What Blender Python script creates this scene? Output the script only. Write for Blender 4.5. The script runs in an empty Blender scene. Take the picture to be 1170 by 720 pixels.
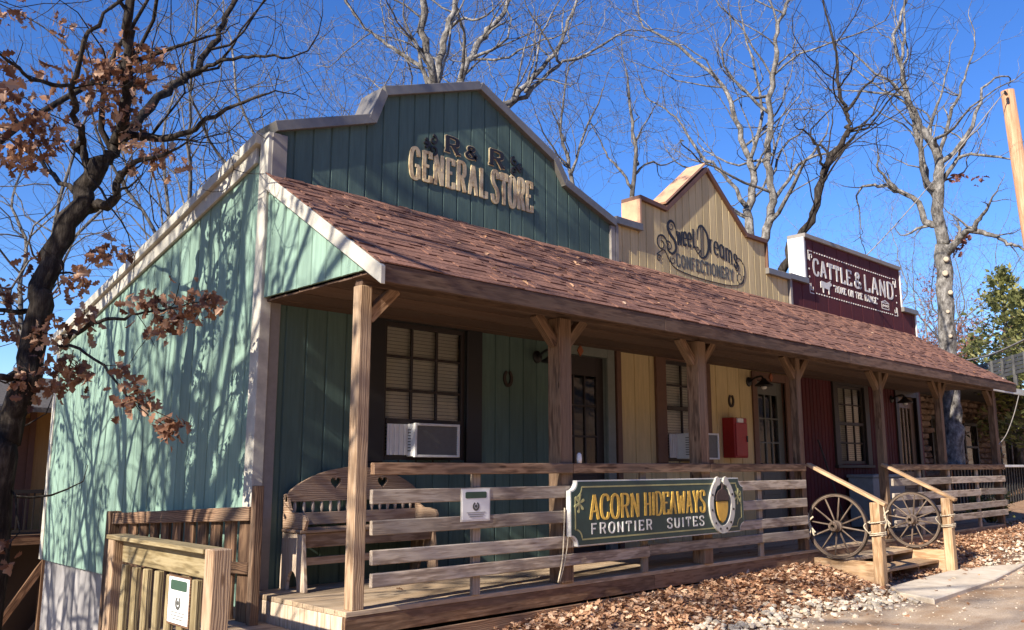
import bpy, math, random
from mathutils import Vector, Matrix
R_ = math.radians
S = bpy.context.scene
COL = S.collection
# ------------------------------------------------------------------ camera, sky, sun, exposure
CX = Vector((0.72074394, -0.6932014, 0.0))            # camera right
CY = Vector((-0.11750517, -0.12217393, 0.98552832))   # camera up
CZ = Vector((0.68316961, 0.71031356, 0.16951087))     # view direction
CC = Vector((-3.53322, -5.23114, 0.97))
cam = bpy.data.cameras.new('camera'); camo = bpy.data.objects.new('camera', cam); COL.objects.link(camo)
camo.matrix_world = Matrix(((CX.x, CY.x, -CZ.x, CC.x), (CX.y, CY.y, -CZ.y, CC.y), (CX.z, CY.z, -CZ.z, CC.z), (0, 0, 0, 1)))
cam.sensor_width = 36; cam.lens = 36 * 1000 / 1170; cam.clip_start = 0.05; cam.clip_end = 2000
S.camera = camo
SD = Vector((1.0, 0.14, -0.62)).normalized()           # the way the sunlight travels
w = bpy.data.worlds.new('World'); S.world = w; w.use_nodes = True
nt = w.node_tree; nt.nodes.clear()
sky = nt.nodes.new('ShaderNodeTexSky'); sky.sky_type = 'NISHITA'; sky.sun_disc = False
sky.sun_elevation = math.asin(-SD.z); sky.sun_rotation = math.atan2(-SD.x, -SD.y)
sky.air_density = 1.0; sky.dust_density = 0.05; sky.ozone_density = 5.0; sky.altitude = 400
hsv = nt.nodes.new('ShaderNodeHueSaturation'); hsv.inputs['Saturation'].default_value = 1.2; hsv.inputs['Hue'].default_value = 0.513
bg = nt.nodes.new('ShaderNodeBackground'); bg.inputs[1].default_value = 0.108
wo = nt.nodes.new('ShaderNodeOutputWorld')
nt.links.new(sky.outputs[0], hsv.inputs['Color']); nt.links.new(hsv.outputs[0], bg.inputs[0]); nt.links.new(bg.outputs[0], wo.inputs[0])
sun = bpy.data.lights.new('sun', 'SUN'); sun.energy = 5.0; sun.angle = R_(0.5); sun.color = (1.0, 0.91, 0.78)
suno = bpy.data.objects.new('sun', sun); COL.objects.link(suno)
suno.rotation_euler = SD.to_track_quat('-Z', 'Y').to_euler(); suno.location = (-20, -5, 20)
S.view_settings.view_transform = 'Standard'; S.view_settings.look = 'None'
S.view_settings.exposure = 0.95; S.view_settings.gamma = 1.0; S.view_settings.use_curve_mapping = False
S.render.engine = 'CYCLES'

def at(px, py, d):
    """world point seen at photo pixel, at horizontal distance d from the eye"""
    r = CX * (px - 585) - CY * (py - 360) + CZ * 1000
    return CC + r * (d / math.hypot(r.x, r.y))

# ------------------------------------------------------------------ materials
def newmat(name):
    m = bpy.data.materials.new(name); m.use_nodes = True
    n = m.node_tree.nodes; l = m.node_tree.links
    return m, n, l, n['Principled BSDF']
def ramp(n, stops):
    r = n.new('ShaderNodeValToRGB'); e = r.color_ramp.elements
    e[0].position, e[0].color = stops[0][0], (*stops[0][1], 1)
    e[1].position, e[1].color = stops[-1][0], (*stops[-1][1], 1)
    for p, c in stops[1:-1]:
        x = e.new(p); x.color = (*c, 1)
    return r
def noise(n, l, vec, scale, detail=5, rough=.6, mapscale=None):
    t = n.new('ShaderNodeTexNoise'); t.inputs['Scale'].default_value = scale
    t.inputs['Detail'].default_value = detail; t.inputs['Roughness'].default_value = rough
    if mapscale:
        mp = n.new('ShaderNodeMapping'); mp.inputs['Scale'].default_value = mapscale
        l.new(vec, mp.inputs[0]); vec = mp.outputs[0]
    l.new(vec, t.inputs['Vector']); return t
def mixc(n, l, a, b, f, mode='MIX'):
    m = n.new('ShaderNodeMix'); m.data_type = 'RGBA'; m.blend_type = mode
    for s, v in ((m.inputs[0], f), (m.inputs[6], a), (m.inputs[7], b)):
        if hasattr(v, 'is_linked') or hasattr(v, 'links'): l.new(v, s)
        elif isinstance(v, (int, float)): s.default_value = v
        else: s.default_value = (*v, 1)
    return m.outputs[2]
def bump(n, l, b, h, strength, dist):
    k = n.new('ShaderNodeBump'); k.inputs['Strength'].default_value = strength; k.inputs['Distance'].default_value = dist
    l.new(h, k.inputs['Height']); l.new(k.outputs[0], b.inputs['Normal'])
def attr(n, name):
    a = n.new('ShaderNodeAttribute'); a.attribute_name = name; return a

def wood(name, c_dark, c_mid, c_light, rough=.8, vary=.5, grey=None):
    m, n, l, b = newmat(name)
    g = attr(n, 'gc').outputs['Vector']
    a = noise(n, l, g, 1.0, 6, .65, (1.1, 55, 55))
    ring = n.new('ShaderNodeTexWave'); ring.wave_type = 'BANDS'; ring.bands_direction = 'Y'
    ring.inputs['Scale'].default_value = 9; ring.inputs['Distortion'].default_value = 9; ring.inputs['Detail'].default_value = 3
    mp = n.new('ShaderNodeMapping'); mp.inputs['Scale'].default_value = (.35, 2.2, 2.2); l.new(g, mp.inputs[0]); l.new(mp.outputs[0], ring.inputs['Vector'])
    f = n.new('ShaderNodeMath'); f.operation = 'MULTIPLY_ADD'; f.inputs[1].default_value = .32
    l.new(ring.outputs['Fac'], f.inputs[0]); 
    s2 = n.new('ShaderNodeMath'); s2.operation = 'MULTIPLY'; s2.inputs[1].default_value = .78; l.new(a.outputs['Fac'], s2.inputs[0]); l.new(s2.outputs[0], f.inputs[2])
    r = ramp(n, [(.27, c_dark), (.53, c_mid), (.82, c_light)]); l.new(f.outputs[0], r.inputs[0])
    big = noise(n, l, g, 1.0, 4, .6, (1.2, 5, 5))
    col = r.outputs[0]
    if grey:
        gr = ramp(n, [(.42, (0, 0, 0)), (.62, (1, 1, 1))]); l.new(big.outputs['Fac'], gr.inputs[0])
        col = mixc(n, l, col, grey, gr.outputs[0])
        col = mixc(n, l, col, r.outputs[0], .45)
    kn = n.new('ShaderNodeTexVoronoi'); kn.inputs['Scale'].default_value = 1
    mk = n.new('ShaderNodeMapping'); mk.inputs['Scale'].default_value = (2.2, 9, 9); l.new(g, mk.inputs[0]); l.new(mk.outputs[0], kn.inputs['Vector'])
    kr = ramp(n, [(.05, (1, 1, 1)), (.10, (0, 0, 0))]); l.new(kn.outputs['Distance'], kr.inputs[0])
    col = mixc(n, l, col, c_dark, kr.outputs[0])
    rv = attr(n, 'rnd').outputs['Fac']
    vr = n.new('ShaderNodeMapRange'); vr.inputs[3].default_value = 1 - vary * .5; vr.inputs[4].default_value = 1 + vary * .5; l.new(rv, vr.inputs[0])
    hs = n.new('ShaderNodeHueSaturation'); l.new(vr.outputs[0], hs.inputs['Value']); l.new(col, hs.inputs['Color'])
    l.new(hs.outputs[0], b.inputs['Base Color']); b.inputs['Roughness'].default_value = rough
    b.inputs['Specular IOR Level'].default_value = .25
    bump(n, l, b, f.outputs[0], .55, .006)
    return m

def siding_mat(name, col, grime, amount=.35):
    m, n, l, b = newmat(name)
    o = n.new('ShaderNodeTexCoord').outputs['Object']
    a = noise(n, l, o, 1, 6, .7, (28, 28, 2.2))
    d = noise(n, l, o, 1, 5, .6, (1.3, 1.3, .5))
    r = ramp(n, [(.35, tuple(c * .86 for c in col)), (.65, tuple(min(1, c * 1.1) for c in col))]); l.new(a.outputs['Fac'], r.inputs[0])
    gr = ramp(n, [(.45, (0, 0, 0)), (.8, (amount,) * 3)]); l.new(d.outputs['Fac'], gr.inputs[0])
    c = mixc(n, l, r.outputs[0], grime, gr.outputs[0])
    rv = attr(n, 'rnd').outputs['Fac']
    vr = n.new('ShaderNodeMapRange'); vr.inputs[3].default_value = .88; vr.inputs[4].default_value = 1.1; l.new(rv, vr.inputs[0])
    hs = n.new('ShaderNodeHueSaturation'); l.new(vr.outputs[0], hs.inputs['Value']); l.new(c, hs.inputs['Color'])
    l.new(hs.outputs[0], b.inputs['Base Color']); b.inputs['Roughness'].default_value = .75; b.inputs['Specular IOR Level'].default_value = .3
    bump(n, l, b, a.outputs['Fac'], .5, .004)
    return m

def paint(name, col, rough=.5, metal=0., var=.12, scale=14, bmp=.1):
    m, n, l, b = newmat(name)
    o = n.new('ShaderNodeTexCoord').outputs['Object']
    a = noise(n, l, o, scale, 5, .65)
    r = ramp(n, [(.3, tuple(c * (1 - var) for c in col)), (.7, tuple(min(1, c * (1 + var)) for c in col))]); l.new(a.outputs['Fac'], r.inputs[0])
    l.new(r.outputs[0], b.inputs['Base Color']); b.inputs['Roughness'].default_value = rough; b.inputs['Metallic'].default_value = metal
    if bmp: bump(n, l, b, a.outputs['Fac'], bmp, .003)
    return m

def twotone(name, c1, c2, c3, scale, rough=.9, mapscale=None, bmp=.4, dist=.01, vary=0., sub=0.):
    m, n, l, b = newmat(name)
    o = n.new('ShaderNodeTexCoord').outputs['Object']
    a = noise(n, l, o, scale, 7, .68, mapscale)
    r = ramp(n, [(.32, c1), (.5, c2), (.68, c3)]); l.new(a.outputs['Fac'], r.inputs[0])
    c = r.outputs[0]
    if vary:
        rv = attr(n, 'rnd').outputs['Fac']
        vr = n.new('ShaderNodeMapRange'); vr.inputs[3].default_value = 1 - vary; vr.inputs[4].default_value = 1 + vary; l.new(rv, vr.inputs[0])
        hs = n.new('ShaderNodeHueSaturation'); l.new(vr.outputs[0], hs.inputs['Value']); l.new(c, hs.inputs['Color']); c = hs.outputs[0]
    l.new(c, b.inputs['Base Color']); b.inputs['Roughness'].default_value = rough; b.inputs['Specular IOR Level'].default_value = .2
    if bmp: bump(n, l, b, a.outputs['Fac'], bmp, dist)
    return m

def leafmat(name, stops, trans=.25):
    m, n, l, b = newmat(name)
    rv = attr(n, 'rnd').outputs['Fac']
    r = ramp(n, stops); l.new(rv, r.inputs[0])
    l.new(r.outputs[0], b.inputs['Base Color']); b.inputs['Roughness'].default_value = .7; b.inputs['Specular IOR Level'].default_value = .3
    t = n.new('ShaderNodeBsdfTranslucent'); l.new(r.outputs[0], t.inputs[0])
    mx = n.new('ShaderNodeMixShader'); mx.inputs[0].default_value = trans
    l.new(b.outputs[0], mx.inputs[1]); l.new(t.outputs[0], mx.inputs[2]); l.new(mx.outputs[0], n['Material Output'].inputs[0])
    return m

M = {}
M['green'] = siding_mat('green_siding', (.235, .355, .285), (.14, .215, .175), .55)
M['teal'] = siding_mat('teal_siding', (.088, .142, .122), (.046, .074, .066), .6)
M['yellow'] = siding_mat('yellow_siding', (.60, .475, .25), (.34, .24, .11))
M['red'] = siding_mat('red_siding', (.095, .018, .021), (.05, .01, .013))
M['cream'] = paint('cream_trim', (.47, .445, .375), .65, var=.2, scale=9)
M['taupe'] = paint('taupe_trim', (.24, .215, .19), .6)
M['white'] = paint('white_paint', (.78, .77, .73), .5, var=.06)
M['tan'] = paint('tan_trim', (.58, .33, .19), .6)
M['brown_trim'] = paint('brown_trim', (.13, .062, .037), .6)
M['greygreen'] = paint('greygreen_trim', (.17, .19, .165), .6)
M['metal_cap'] = paint('metal_cap', (.2, .185, .165), .45, .3)
M['post'] = wood('post_wood', (.05, .028, .017), (.17, .098, .058), (.32, .205, .125), grey=(.20, .145, .10))
M['rail'] = wood('rail_wood', (.15, .11, .08), (.33, .26, .195), (.50, .42, .335), grey=(.38, .335, .285), vary=.6)
M['deck'] = wood('deck_wood', (.19, .13, .08), (.38, .27, .17), (.52, .40, .27), grey=(.4, .32, .23))
M['new'] = wood('new_wood', (.26, .15, .075), (.45, .29, .16), (.56, .40, .25), vary=.2)
M['fascia'] = wood('fascia_wood', (.06, .034, .024), (.125, .074, .05), (.19, .12, .082), grey=(.13, .09, .066))
M['board'] = wood('skirt_wood', (.12, .062, .034), (.26, .145, .082), (.36, .225, .135), grey=(.25, .17, .11))
M['pale'] = wood('pale_wood', (.40, .28, .18), (.56, .43, .31), (.68, .56, .43), vary=.25)
M['picket'] = wood('picket_wood', (.12, .09, .045), (.24, .185, .095), (.35, .285, .165), vary=.4)
M['warmpost'] = wood('warm_post_wood', (.15, .09, .052), (.36, .235, .14), (.52, .38, .25), grey=(.34, .25, .17), vary=.2)
M['brownfence'] = wood('brown_fence_wood', (.05, .028, .016), (.13, .072, .042), (.23, .14, .08))
M['bench'] = wood('bench_wood', (.16, .09, .055), (.36, .23, .14), (.52, .38, .27), grey=(.38, .28, .2))
M['benchpale'] = wood('bench_end_wood', (.36, .25, .16), (.55, .43, .32), (.66, .56, .44), vary=.2)
M['wheel'] = wood('wheel_wood', (.05, .033, .024), (.125, .088, .064), (.25, .195, .15))
M['iron'] = paint('rusty_iron', (.05, .036, .03), .6, .6, var=.4)
M['black'] = paint('black_paint', (.012, .011, .011), .5)
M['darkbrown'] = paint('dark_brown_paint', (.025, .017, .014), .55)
M['door_grey'] = paint('grey_door', (.11, .115, .1), .5)
M['door_brown'] = paint('brown_door', (.14, .095, .065), .5)
M['redbox'] = paint('red_enamel', (.32, .012, .014), .35)
M['blind'] = paint('blind_slats', (.80, .76, .66), .6, var=.05)
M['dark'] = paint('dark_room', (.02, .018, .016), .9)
M['ac'] = paint('ac_plastic', (.70, .69, .66), .45, var=.05)
M['acdark'] = paint('ac_dark', (.15, .15, .145), .5)
M['rope'] = twotone('rope_fibre', (.35, .29, .2), (.55, .47, .34), (.68, .6, .46), 60)
M['signgreen'] = paint('sign_green', (.026, .058, .05), .45, var=.1)
M['gold'] = paint('gold_leaf', (.66, .41, .075), .45, var=.3, scale=40)
M['goldline'] = paint('dull_gold', (.38, .36, .16), .5)
M['offwhite'] = paint('off_white', (.72, .70, .64), .5)
M['cream_letter'] = twotone('cream_letter', (.30, .17, .08), (.66, .52, .30), (.78, .66, .42), 9, .6, bmp=.1)
M['ink'] = paint('dark_ink', (.018, .016, .017), .6)
M['greyink'] = paint('grey_ink', (.085, .085, .075), .6)
M['shoegrey'] = paint('grey_white_enamel', (.52, .50, .44), .5)
M['slatgrey'] = paint('slat_grey', (.075, .073, .07), .75)
M['paper'] = paint('notice_paper', (.78, .78, .76), .5, var=.04)
M['noticegreen'] = paint('notice_green', (.04, .085, .055), .5)
M['acorn_nut'] = paint('acorn_gold', (.62, .36, .06), .4, var=.1)
M['acorn_cap'] = paint('acorn_cap', (.055, .032, .026), .6, var=.4, scale=60)
M['gunmetal'] = paint('gunmetal', (.045, .044, .045), .4, .5)
M['bark_dark'] = twotone('dark_bark', (.012, .0095, .008), (.036, .029, .024), (.10, .085, .07), 1, .95, (22, 22, 5), .9, .03)  # bark darkened to carry the shade falling on the left oak
M['bark_pale'] = twotone('pale_bark', (.035, .031, .028), (.17, .157, .142), (.38, .36, .33), 1, .95, (11, 11, 6), 1.0, .05)
M['bark_mid'] = twotone('mid_bark', (.025, .022, .02), (.11, .10, .09), (.26, .24, .215), 1, .95, (12, 12, 4), .8, .03)
M['pole'] = twotone('pole_wood', (.30, .15, .08), (.46, .25, .14), (.58, .36, .22), 1, .8, (26, 26, 1.6))
M['deadleaf'] = leafmat('dead_oak_leaf', [(0, (.12, .052, .032)), (.4, (.27, .135, .08)), (.75, (.42, .24, .15)), (1, (.58, .39, .27))], .3)
M['pinkleaf'] = leafmat('faded_red_leaf', [(0, (.16, .06, .05)), (.6, (.30, .13, .10)), (1, (.42, .22, .17))], .3)
M['litter'] = leafmat('fallen_leaf', [(0, (.17, .075, .038)), (.35, (.42, .22, .12)), (.7, (.60, .37, .22)), (1, (.76, .57, .40))], .2)
M['cedar'] = leafmat('cedar_foliage', [(0, (.08, .09, .035)), (.5, (.23, .24, .08)), (.85, (.36, .35, .12)), (1, (.44, .40, .18))], .45)
M['stonewhite'] = twotone('white_gravel', (.38, .30, .21), (.56, .48, .37), (.68, .61, .50), 30, vary=.35)
M['rock'] = twotone('cabin_stone', (.14, .09, .065), (.30, .205, .15), (.45, .34, .26), 5, vary=.35)
M['mortar'] = twotone('mortar', (.06, .05, .04), (.1, .08, .066), (.14, .12, .1), 8)
M['brownwall'] = siding_mat('ochre_wall', (.34, .215, .08), (.17, .10, .04))
M['slab'] = twotone('concrete', (.46, .38, .28), (.62, .53, .41), (.70, .62, .50), 3.5, bmp=.25)
M['greypanel'] = paint('grey_box', (.26, .28, .29), .5)
M['log'] = twotone('log_bark', (.18, .075, .035), (.36, .17, .085), (.5, .28, .16), 8)
M['shingle'] = twotone('shingle', (.115, .056, .042), (.195, .098, .07), (.27, .148, .11), 45, .95, bmp=.5, dist=.004, vary=.15)
M['shingle_far'] = twotone('far_shingle', (.05, .045, .04), (.09, .08, .07), (.13, .12, .11), 20)

def glass_mat():
    m, n, l, b = newmat('window_glass'); n.remove(b)
    fr = n.new('ShaderNodeFresnel'); fr.inputs[0].default_value = 1.8
    t = n.new('ShaderNodeBsdfTransparent'); t.inputs[0].default_value = (.93, .95, .93, 1)
    g = n.new('ShaderNodeBsdfGlossy'); g.inputs['Roughness'].default_value = .01
    mx = n.new('ShaderNodeMixShader'); l.new(fr.outputs[0], mx.inputs[0]); l.new(t.outputs[0], mx.inputs[1]); l.new(g.outputs[0], mx.inputs[2])
    l.new(mx.outputs[0], n['Material Output'].inputs[0]); return m
M['glass'] = glass_mat()

def corrugated():
    m, n, l, b = newmat('galvanised_iron')
    o = n.new('ShaderNodeTexCoord').outputs['Object']
    a = noise(n, l, o, 1, 6, .6, (3, 3, 1.2))
    r = ramp(n, [(.35, (.19, .18, .18)), (.55, (.33, .315, .31)), (.75, (.46, .44, .42))]); l.new(a.outputs['Fac'], r.inputs[0])
    l.new(r.outputs[0], b.inputs['Base Color']); b.inputs['Metallic'].default_value = .25; b.inputs['Roughness'].default_value = .55
    return m
M['corrugated'] = corrugated()

def ground_mat():
    m, n, l, b = newmat('leafy_ground')
    o = n.new('ShaderNodeTexCoord').outputs['Object']
    a = noise(n, l, o, 14, 8, .7); c = noise(n, l, o, .6, 4, .6)
    r = ramp(n, [(.3, (.12, .06, .03)), (.5, (.28, .155, .085)), (.7, (.44, .28, .17))]); l.new(a.outputs['Fac'], r.inputs[0])
    r2 = ramp(n, [(.4, (0, 0, 0)), (.65, (.6, .6, .6))]); l.new(c.outputs['Fac'], r2.inputs[0])
    l.new(mixc(n, l, r.outputs[0], (.30, .215, .14), r2.outputs[0]), b.inputs['Base Color']); b.inputs['Roughness'].default_value = .95
    bump(n, l, b, a.outputs['Fac'], .8, .04); return m
M['ground'] = ground_mat()
def road_mat():
    m, n, l, b = newmat('gravel_dirt')
    o = n.new('ShaderNodeTexCoord').outputs['Object']
    fine = noise(n, l, o, 70, 6, .75); mid = noise(n, l, o, 2.4, 6, .65); big = noise(n, l, o, .8, 5, .6, (.6, 1.6, 1))
    r = ramp(n, [(.3, (.30, .205, .125)), (.5, (.48, .365, .25)), (.7, (.66, .55, .42))]); l.new(fine.outputs['Fac'], r.inputs[0])
    r2 = ramp(n, [(.42, (0, 0, 0)), (.58, (.85, .85, .85))]); l.new(big.outputs['Fac'], r2.inputs[0])
    c = mixc(n, l, r.outputs[0], (.30, .175, .085), r2.outputs[0])
    r3 = ramp(n, [(.5, (0, 0, 0)), (.7, (.5, .5, .5))]); l.new(mid.outputs['Fac'], r3.inputs[0])
    c = mixc(n, l, c, (.62, .50, .36), r3.outputs[0])
    l.new(c, b.inputs['Base Color']); b.inputs['Roughness'].default_value = .95
    bump(n, l, b, fine.outputs['Fac'], .6, .012); return m
M['road'] = road_mat()

# ------------------------------------------------------------------ mesh builder
rng = random.Random(11)
class MB:
    def __init__(s): s.v = []; s.f = []; s.gc = []; s.rn = []
    def add(s, vs, fs, gc=None, rnd=None):
        o = len(s.v); rnd = rng.random() if rnd is None else rnd
        s.v += [tuple(p) for p in vs]; s.f += [tuple(i + o for i in f) for f in fs]
        if gc is None:
            gc = [(p[2], p[0], p[1]) for p in vs]
        s.gc += gc; s.rn += [rnd] * len(vs)
    def box(s, a, b, ax=None, rnd=None):
        """axis aligned box from corner a to corner b; ax = grain axis"""
        lo = [min(p, q) for p, q in zip(a, b)]; hi = [max(p, q) for p, q in zip(a, b)]
        s.obox(Vector([(p + q) / 2 for p, q in zip(lo, hi)]), Vector((1, 0, 0)), Vector((0, 1, 0)), Vector((0, 0, 1)),
               [(q - p) / 2 for p, q in zip(lo, hi)], ax, rnd)
    def obox(s, c, ux, uy, uz, h, ax=None, rnd=None):
        if ax is None: ax = max(range(3), key=lambda i: h[i])
        vs = []; gc = []; q = (rng.uniform(0, 40), rng.uniform(0, 40), rng.uniform(0, 40)); oth = [i for i in range(3) if i != ax]
        for k in range(8):
            sg = ((k & 1) * 2 - 1, (k >> 1 & 1) * 2 - 1, (k >> 2 & 1) * 2 - 1)
            l = [sg[i] * h[i] for i in range(3)]
            vs.append(c + ux * l[0] + uy * l[1] + uz * l[2]); gc.append((l[ax] + q[0], l[oth[0]] + q[1], l[oth[1]] + q[2]))
        s.add(vs, [(0, 2, 3, 1), (4, 5, 7, 6), (0, 1, 5, 4), (2, 6, 7, 3), (0, 4, 6, 2), (1, 3, 7, 5)], gc, rnd)
    def bar(s, p, q, wd, th, up=(0, 0, 1), rnd=None):
        """board from p to q; wd across (perpendicular to up), th along up"""
        p = Vector(p); q = Vector(q); d = (q - p); L = d.length; d.normalize(); up = Vector(up)
        sd = d.cross(up).normalized(); u2 = sd.cross(d)
        s.obox((p + q) / 2, d, sd, u2, [L / 2, wd / 2, th / 2], 0, rnd)
    def prism(s, poly, fn, h0, h1, grain=0, back=True, rnd=None):
        """poly [(u,v)], fn(u,v,h) -> xyz, extruded h0..h1 (h1 = front)"""
        n = len(poly); q = (rng.uniform(0, 40), rng.uniform(0, 40))
        vs = [fn(u, v, h1) for u, v in poly] + [fn(u, v, h0) for u, v in poly]
        g = [((u, v)[grain] + q[0], (u, v)[1 - grain] + q[1], h1) for u, v in poly] + [((u, v)[grain] + q[0], (u, v)[1 - grain] + q[1], h0) for u, v in poly]
        fs = [tuple(range(n))] + [(i, i + n, (i + 1) % n + n, (i + 1) % n) for i in range(n)]
        if back: fs.append(tuple(range(2 * n - 1, n - 1, -1)))
        s.add(vs, fs, g, rnd)
    def tube(s, pts, rad, n=6, cap=True, rnd=None):
        pts = [Vector(p) for p in pts]; m = len(pts)
        if not hasattr(rad, '__len__'): rad = [rad] * m
        t0 = (pts[1] - pts[0]).normalized()
        ref = Vector((0, 0, 1)) if abs(t0.z) < .9 else Vector((1, 0, 0))
        a = t0.cross(ref).normalized(); vs = []; gc = []; L = 0; qq = rng.uniform(0, 30)
        cs = [(math.cos(2 * math.pi * k / n), math.sin(2 * math.pi * k / n)) for k in range(n)]
        for i, p in enumerate(pts):
            t = (pts[min(i + 1, m - 1)] - pts[max(i - 1, 0)]).normalized()
            a = (a - t * a.dot(t)).normalized(); b = t.cross(a)
            if i: L += (p - pts[i - 1]).length
            r = rad[i]
            for c, sn in cs:
                vs.append(p + a * (r * c) + b * (r * sn)); gc.append((L + qq, r * c + qq, r * sn))
        fs = [(i * n + k, i * n + (k + 1) % n, (i + 1) * n + (k + 1) % n, (i + 1) * n + k) for i in range(m - 1) for k in range(n)]
        if cap and n > 2: fs += [tuple(range(n - 1, -1, -1)), tuple(range((m - 1) * n, m * n))]
        s.add(vs, fs, gc, rnd)
    def sheet(s, u0, u1, y, z0, z1): s.add([(u0, y, z0), (u1, y, z0), (u1, y, z1), (u0, y, z1)], [(0, 1, 2, 3)])
    def loop(s, pts, r, n=6):
        s.tube(pts + [pts[0], pts[1]], r, n, False)
    def stone(s, c, rx, ry, rz, rnd=None, jit=.18):
        P = [(0, 0, 1), (0, 0, -1)]
        for k in range(6): P.append((math.cos(k * math.pi / 3) * .85, math.sin(k * math.pi / 3) * .85, .5))
        for k in range(6): P.append((math.cos(k * math.pi / 3 + .5) * .9, math.sin(k * math.pi / 3 + .5) * .9, -.45))
        rot = rng.uniform(0, 6.3); cr, sr = math.cos(rot), math.sin(rot); vs = []
        for x, y, z in P:
            j = 1 + rng.uniform(-jit, jit); x, y = x * rx * j, y * ry * j
            vs.append((c[0] + x * cr - y * sr, c[1] + x * sr + y * cr, c[2] + z * rz * j))
        fs = []
        for k in range(6):
            k2 = (k + 1) % 6
            fs += [(0, 2 + k, 2 + k2), (2 + k, 8 + k, 2 + k2), (2 + k2, 8 + k, 8 + k2), (1, 8 + k2, 8 + k)]
        s.add(vs, fs, None, rnd)
    def leaf(s, c, size, d, nrm, rnd, curl=.35):
        """lobed leaf from c along d"""
        d = d.normalized(); sd = d.cross(nrm).normalized(); nr = sd.cross(d)
        prof = ((0, .03), (.22, .26), (.33, .14), (.5, .38), (.63, .2), (.8, .3), (1, .02))
        vs = []
        for t, hw in prof:
            z = -curl * t * t * .5
            for sg in (-1, 0, 1):
                vs.append(c + (d * t + sd * (sg * hw) + nr * (z + abs(sg) * curl * hw * .8)) * size)
        fs = []
        for i in range(6):
            a = i * 3
            fs += [(a, a + 3, a + 4, a + 1), (a + 1, a + 4, a + 5, a + 2)]
        s.add(vs, fs, [(0, 0, 0)] * len(vs), rnd)
    def build(s, name, mat, parent=None, bevel=0, smooth=False):
        me = bpy.data.meshes.new(name); 
        off = Vector((0, 0, 0))
        if parent is not None:
            pr = parent
            while pr is not None: off += pr.location; pr = pr.parent
        else:
            n = max(1, len(s.v)); 
            xs = [p[0] for p in s.v]; ys = [p[1] for p in s.v]; zs = [p[2] for p in s.v]
            off = Vector(((min(xs) + max(xs)) / 2, (min(ys) + max(ys)) / 2, min(zs)))
        me.from_pydata([(p[0] - off.x, p[1] - off.y, p[2] - off.z) for p in s.v], [], s.f)
        a = me.attributes.new('gc', 'FLOAT_VECTOR', 'POINT'); a.data.foreach_set('vector', [c for g in s.gc for c in g])
        a = me.attributes.new('rnd', 'FLOAT', 'POINT'); a.data.foreach_set('value', s.rn)
        if smooth: me.polygons.foreach_set('use_smooth', [True] * len(me.polygons))
        me.materials.append(M[mat] if isinstance(mat, str) else mat)
        o = bpy.data.objects.new(name, me); COL.objects.link(o)
        if parent is None: o.location = off
        else: o.parent = parent
        if bevel:
            b = o.modifiers.new('edge', 'BEVEL'); b.width = bevel; b.segments = 1; b.limit_method = 'ANGLE'; b.angle_limit = R_(40)
        me.update(); return o
def tag(o, label=None, cat=None, group=None, kind=None):
    if label: o['label'] = label
    if cat: o['category'] = cat
    if group: o['group'] = group
    if kind: o['kind'] = kind
    return o
def thing(name, loc, label, cat, group=None):
    o = bpy.data.objects.new(name, None); COL.objects.link(o); o.location = loc; o.empty_display_size = .2
    return tag(o, label, cat, group)

# ------------------------------------------------------------------ ground
def smooth(a, b, x):
    t = max(0, min(1, (x - a) / (b - a))); return t * t * (3 - 2 * t)
def zg(x, y):
    road = -.40 + .004 * (x - 6) - .10 * smooth(-1.2, -6, y) * 1.0
    mound = (-.30 + .022 * x) if x < 6 else (-.168 + .008 * (x - 6))
    mound = min(mound, -.05)
    st = smooth(6.1, 6.35, x) * smooth(8.75, 8.5, x); mound += (-.36 - mound) * st
    k = smooth(-1.25, -.1, y)
    z = road + (mound - road) * k
    left = smooth(2.0, -2.5, x)
    z -= left * (.45 + 1.9 * smooth(-1, 4.5, y))
    z += .9 * smooth(15, 26, x) * smooth(0, 4, y)
    z += 11 * smooth(-9, -30, y) + 3 * smooth(30, 70, x)  # unseen hill across the road, raised to shut out sky light
    z -= 2.1 * smooth(3.2, -.1, x) * smooth(3.5, 7.5, y)
    return z
def axis(a, b, near, fine, coarse):
    out = []; x = a
    while x < b:
        out.append(x)
        x += fine if near[0] <= x <= near[1] else coarse
    out.append(b); return out
def grid(xs, yf, nrows, zoff, jitter=0):
    mb = MB(); vs = []; r = random.Random(5)
    for i, x in enumerate(xs):
        ys = yf(x)
        for y in ys: vs.append((x, y, zg(x, y) + zoff + (r.uniform(-jitter, jitter) if jitter and -2 < y < 1 and 0 < x < 15 else 0)))
    ny = len(yf(xs[0]))
    fs = [(i * ny + j, (i + 1) * ny + j, (i + 1) * ny + j + 1, i * ny + j + 1) for i in range(len(xs) - 1) for j in range(ny - 1)]
    mb.add(vs, fs, None, .5); return mb
gx = axis(-60, 140, (-6, 18), .22, 3.0); gy = axis(-70, 160, (-6, 2), .2, 2.5)
tag(grid(gx, lambda x: gy, 0, 0, .012).build('ground', 'ground', smooth=True), kind='structure')
def edge(x):
    return -1.24 - .10 * math.sin(x * 1.3) - .05 * math.sin(x * 3.7 + 1) - .03 * math.sin(x * 9) + .35 * smooth(8.8, 11, x) + .25 * smooth(12, 16, x)
def roady(x):
    e = edge(x); return [e - (e + 8.5) * (i / 40) ** 1.15 for i in range(41)]
tag(grid(axis(-10, 60, (0, 18), .1, .8), roady, 0, .016, .004).build('road', 'road', smooth=True), kind='structure')
sl = MB()
slab_poly = [(6.35, -.93), (8.75, -.80), (9.95, -1.22), (7.9, -1.5), (5.75, -1.62), (5.95, -1.2)]
sl.prism(slab_poly, lambda u, v, h: (u, v, h), -.5, -.333, 0)
tag(sl.build('walkway', 'slab', bevel=.012), kind='structure')

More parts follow.
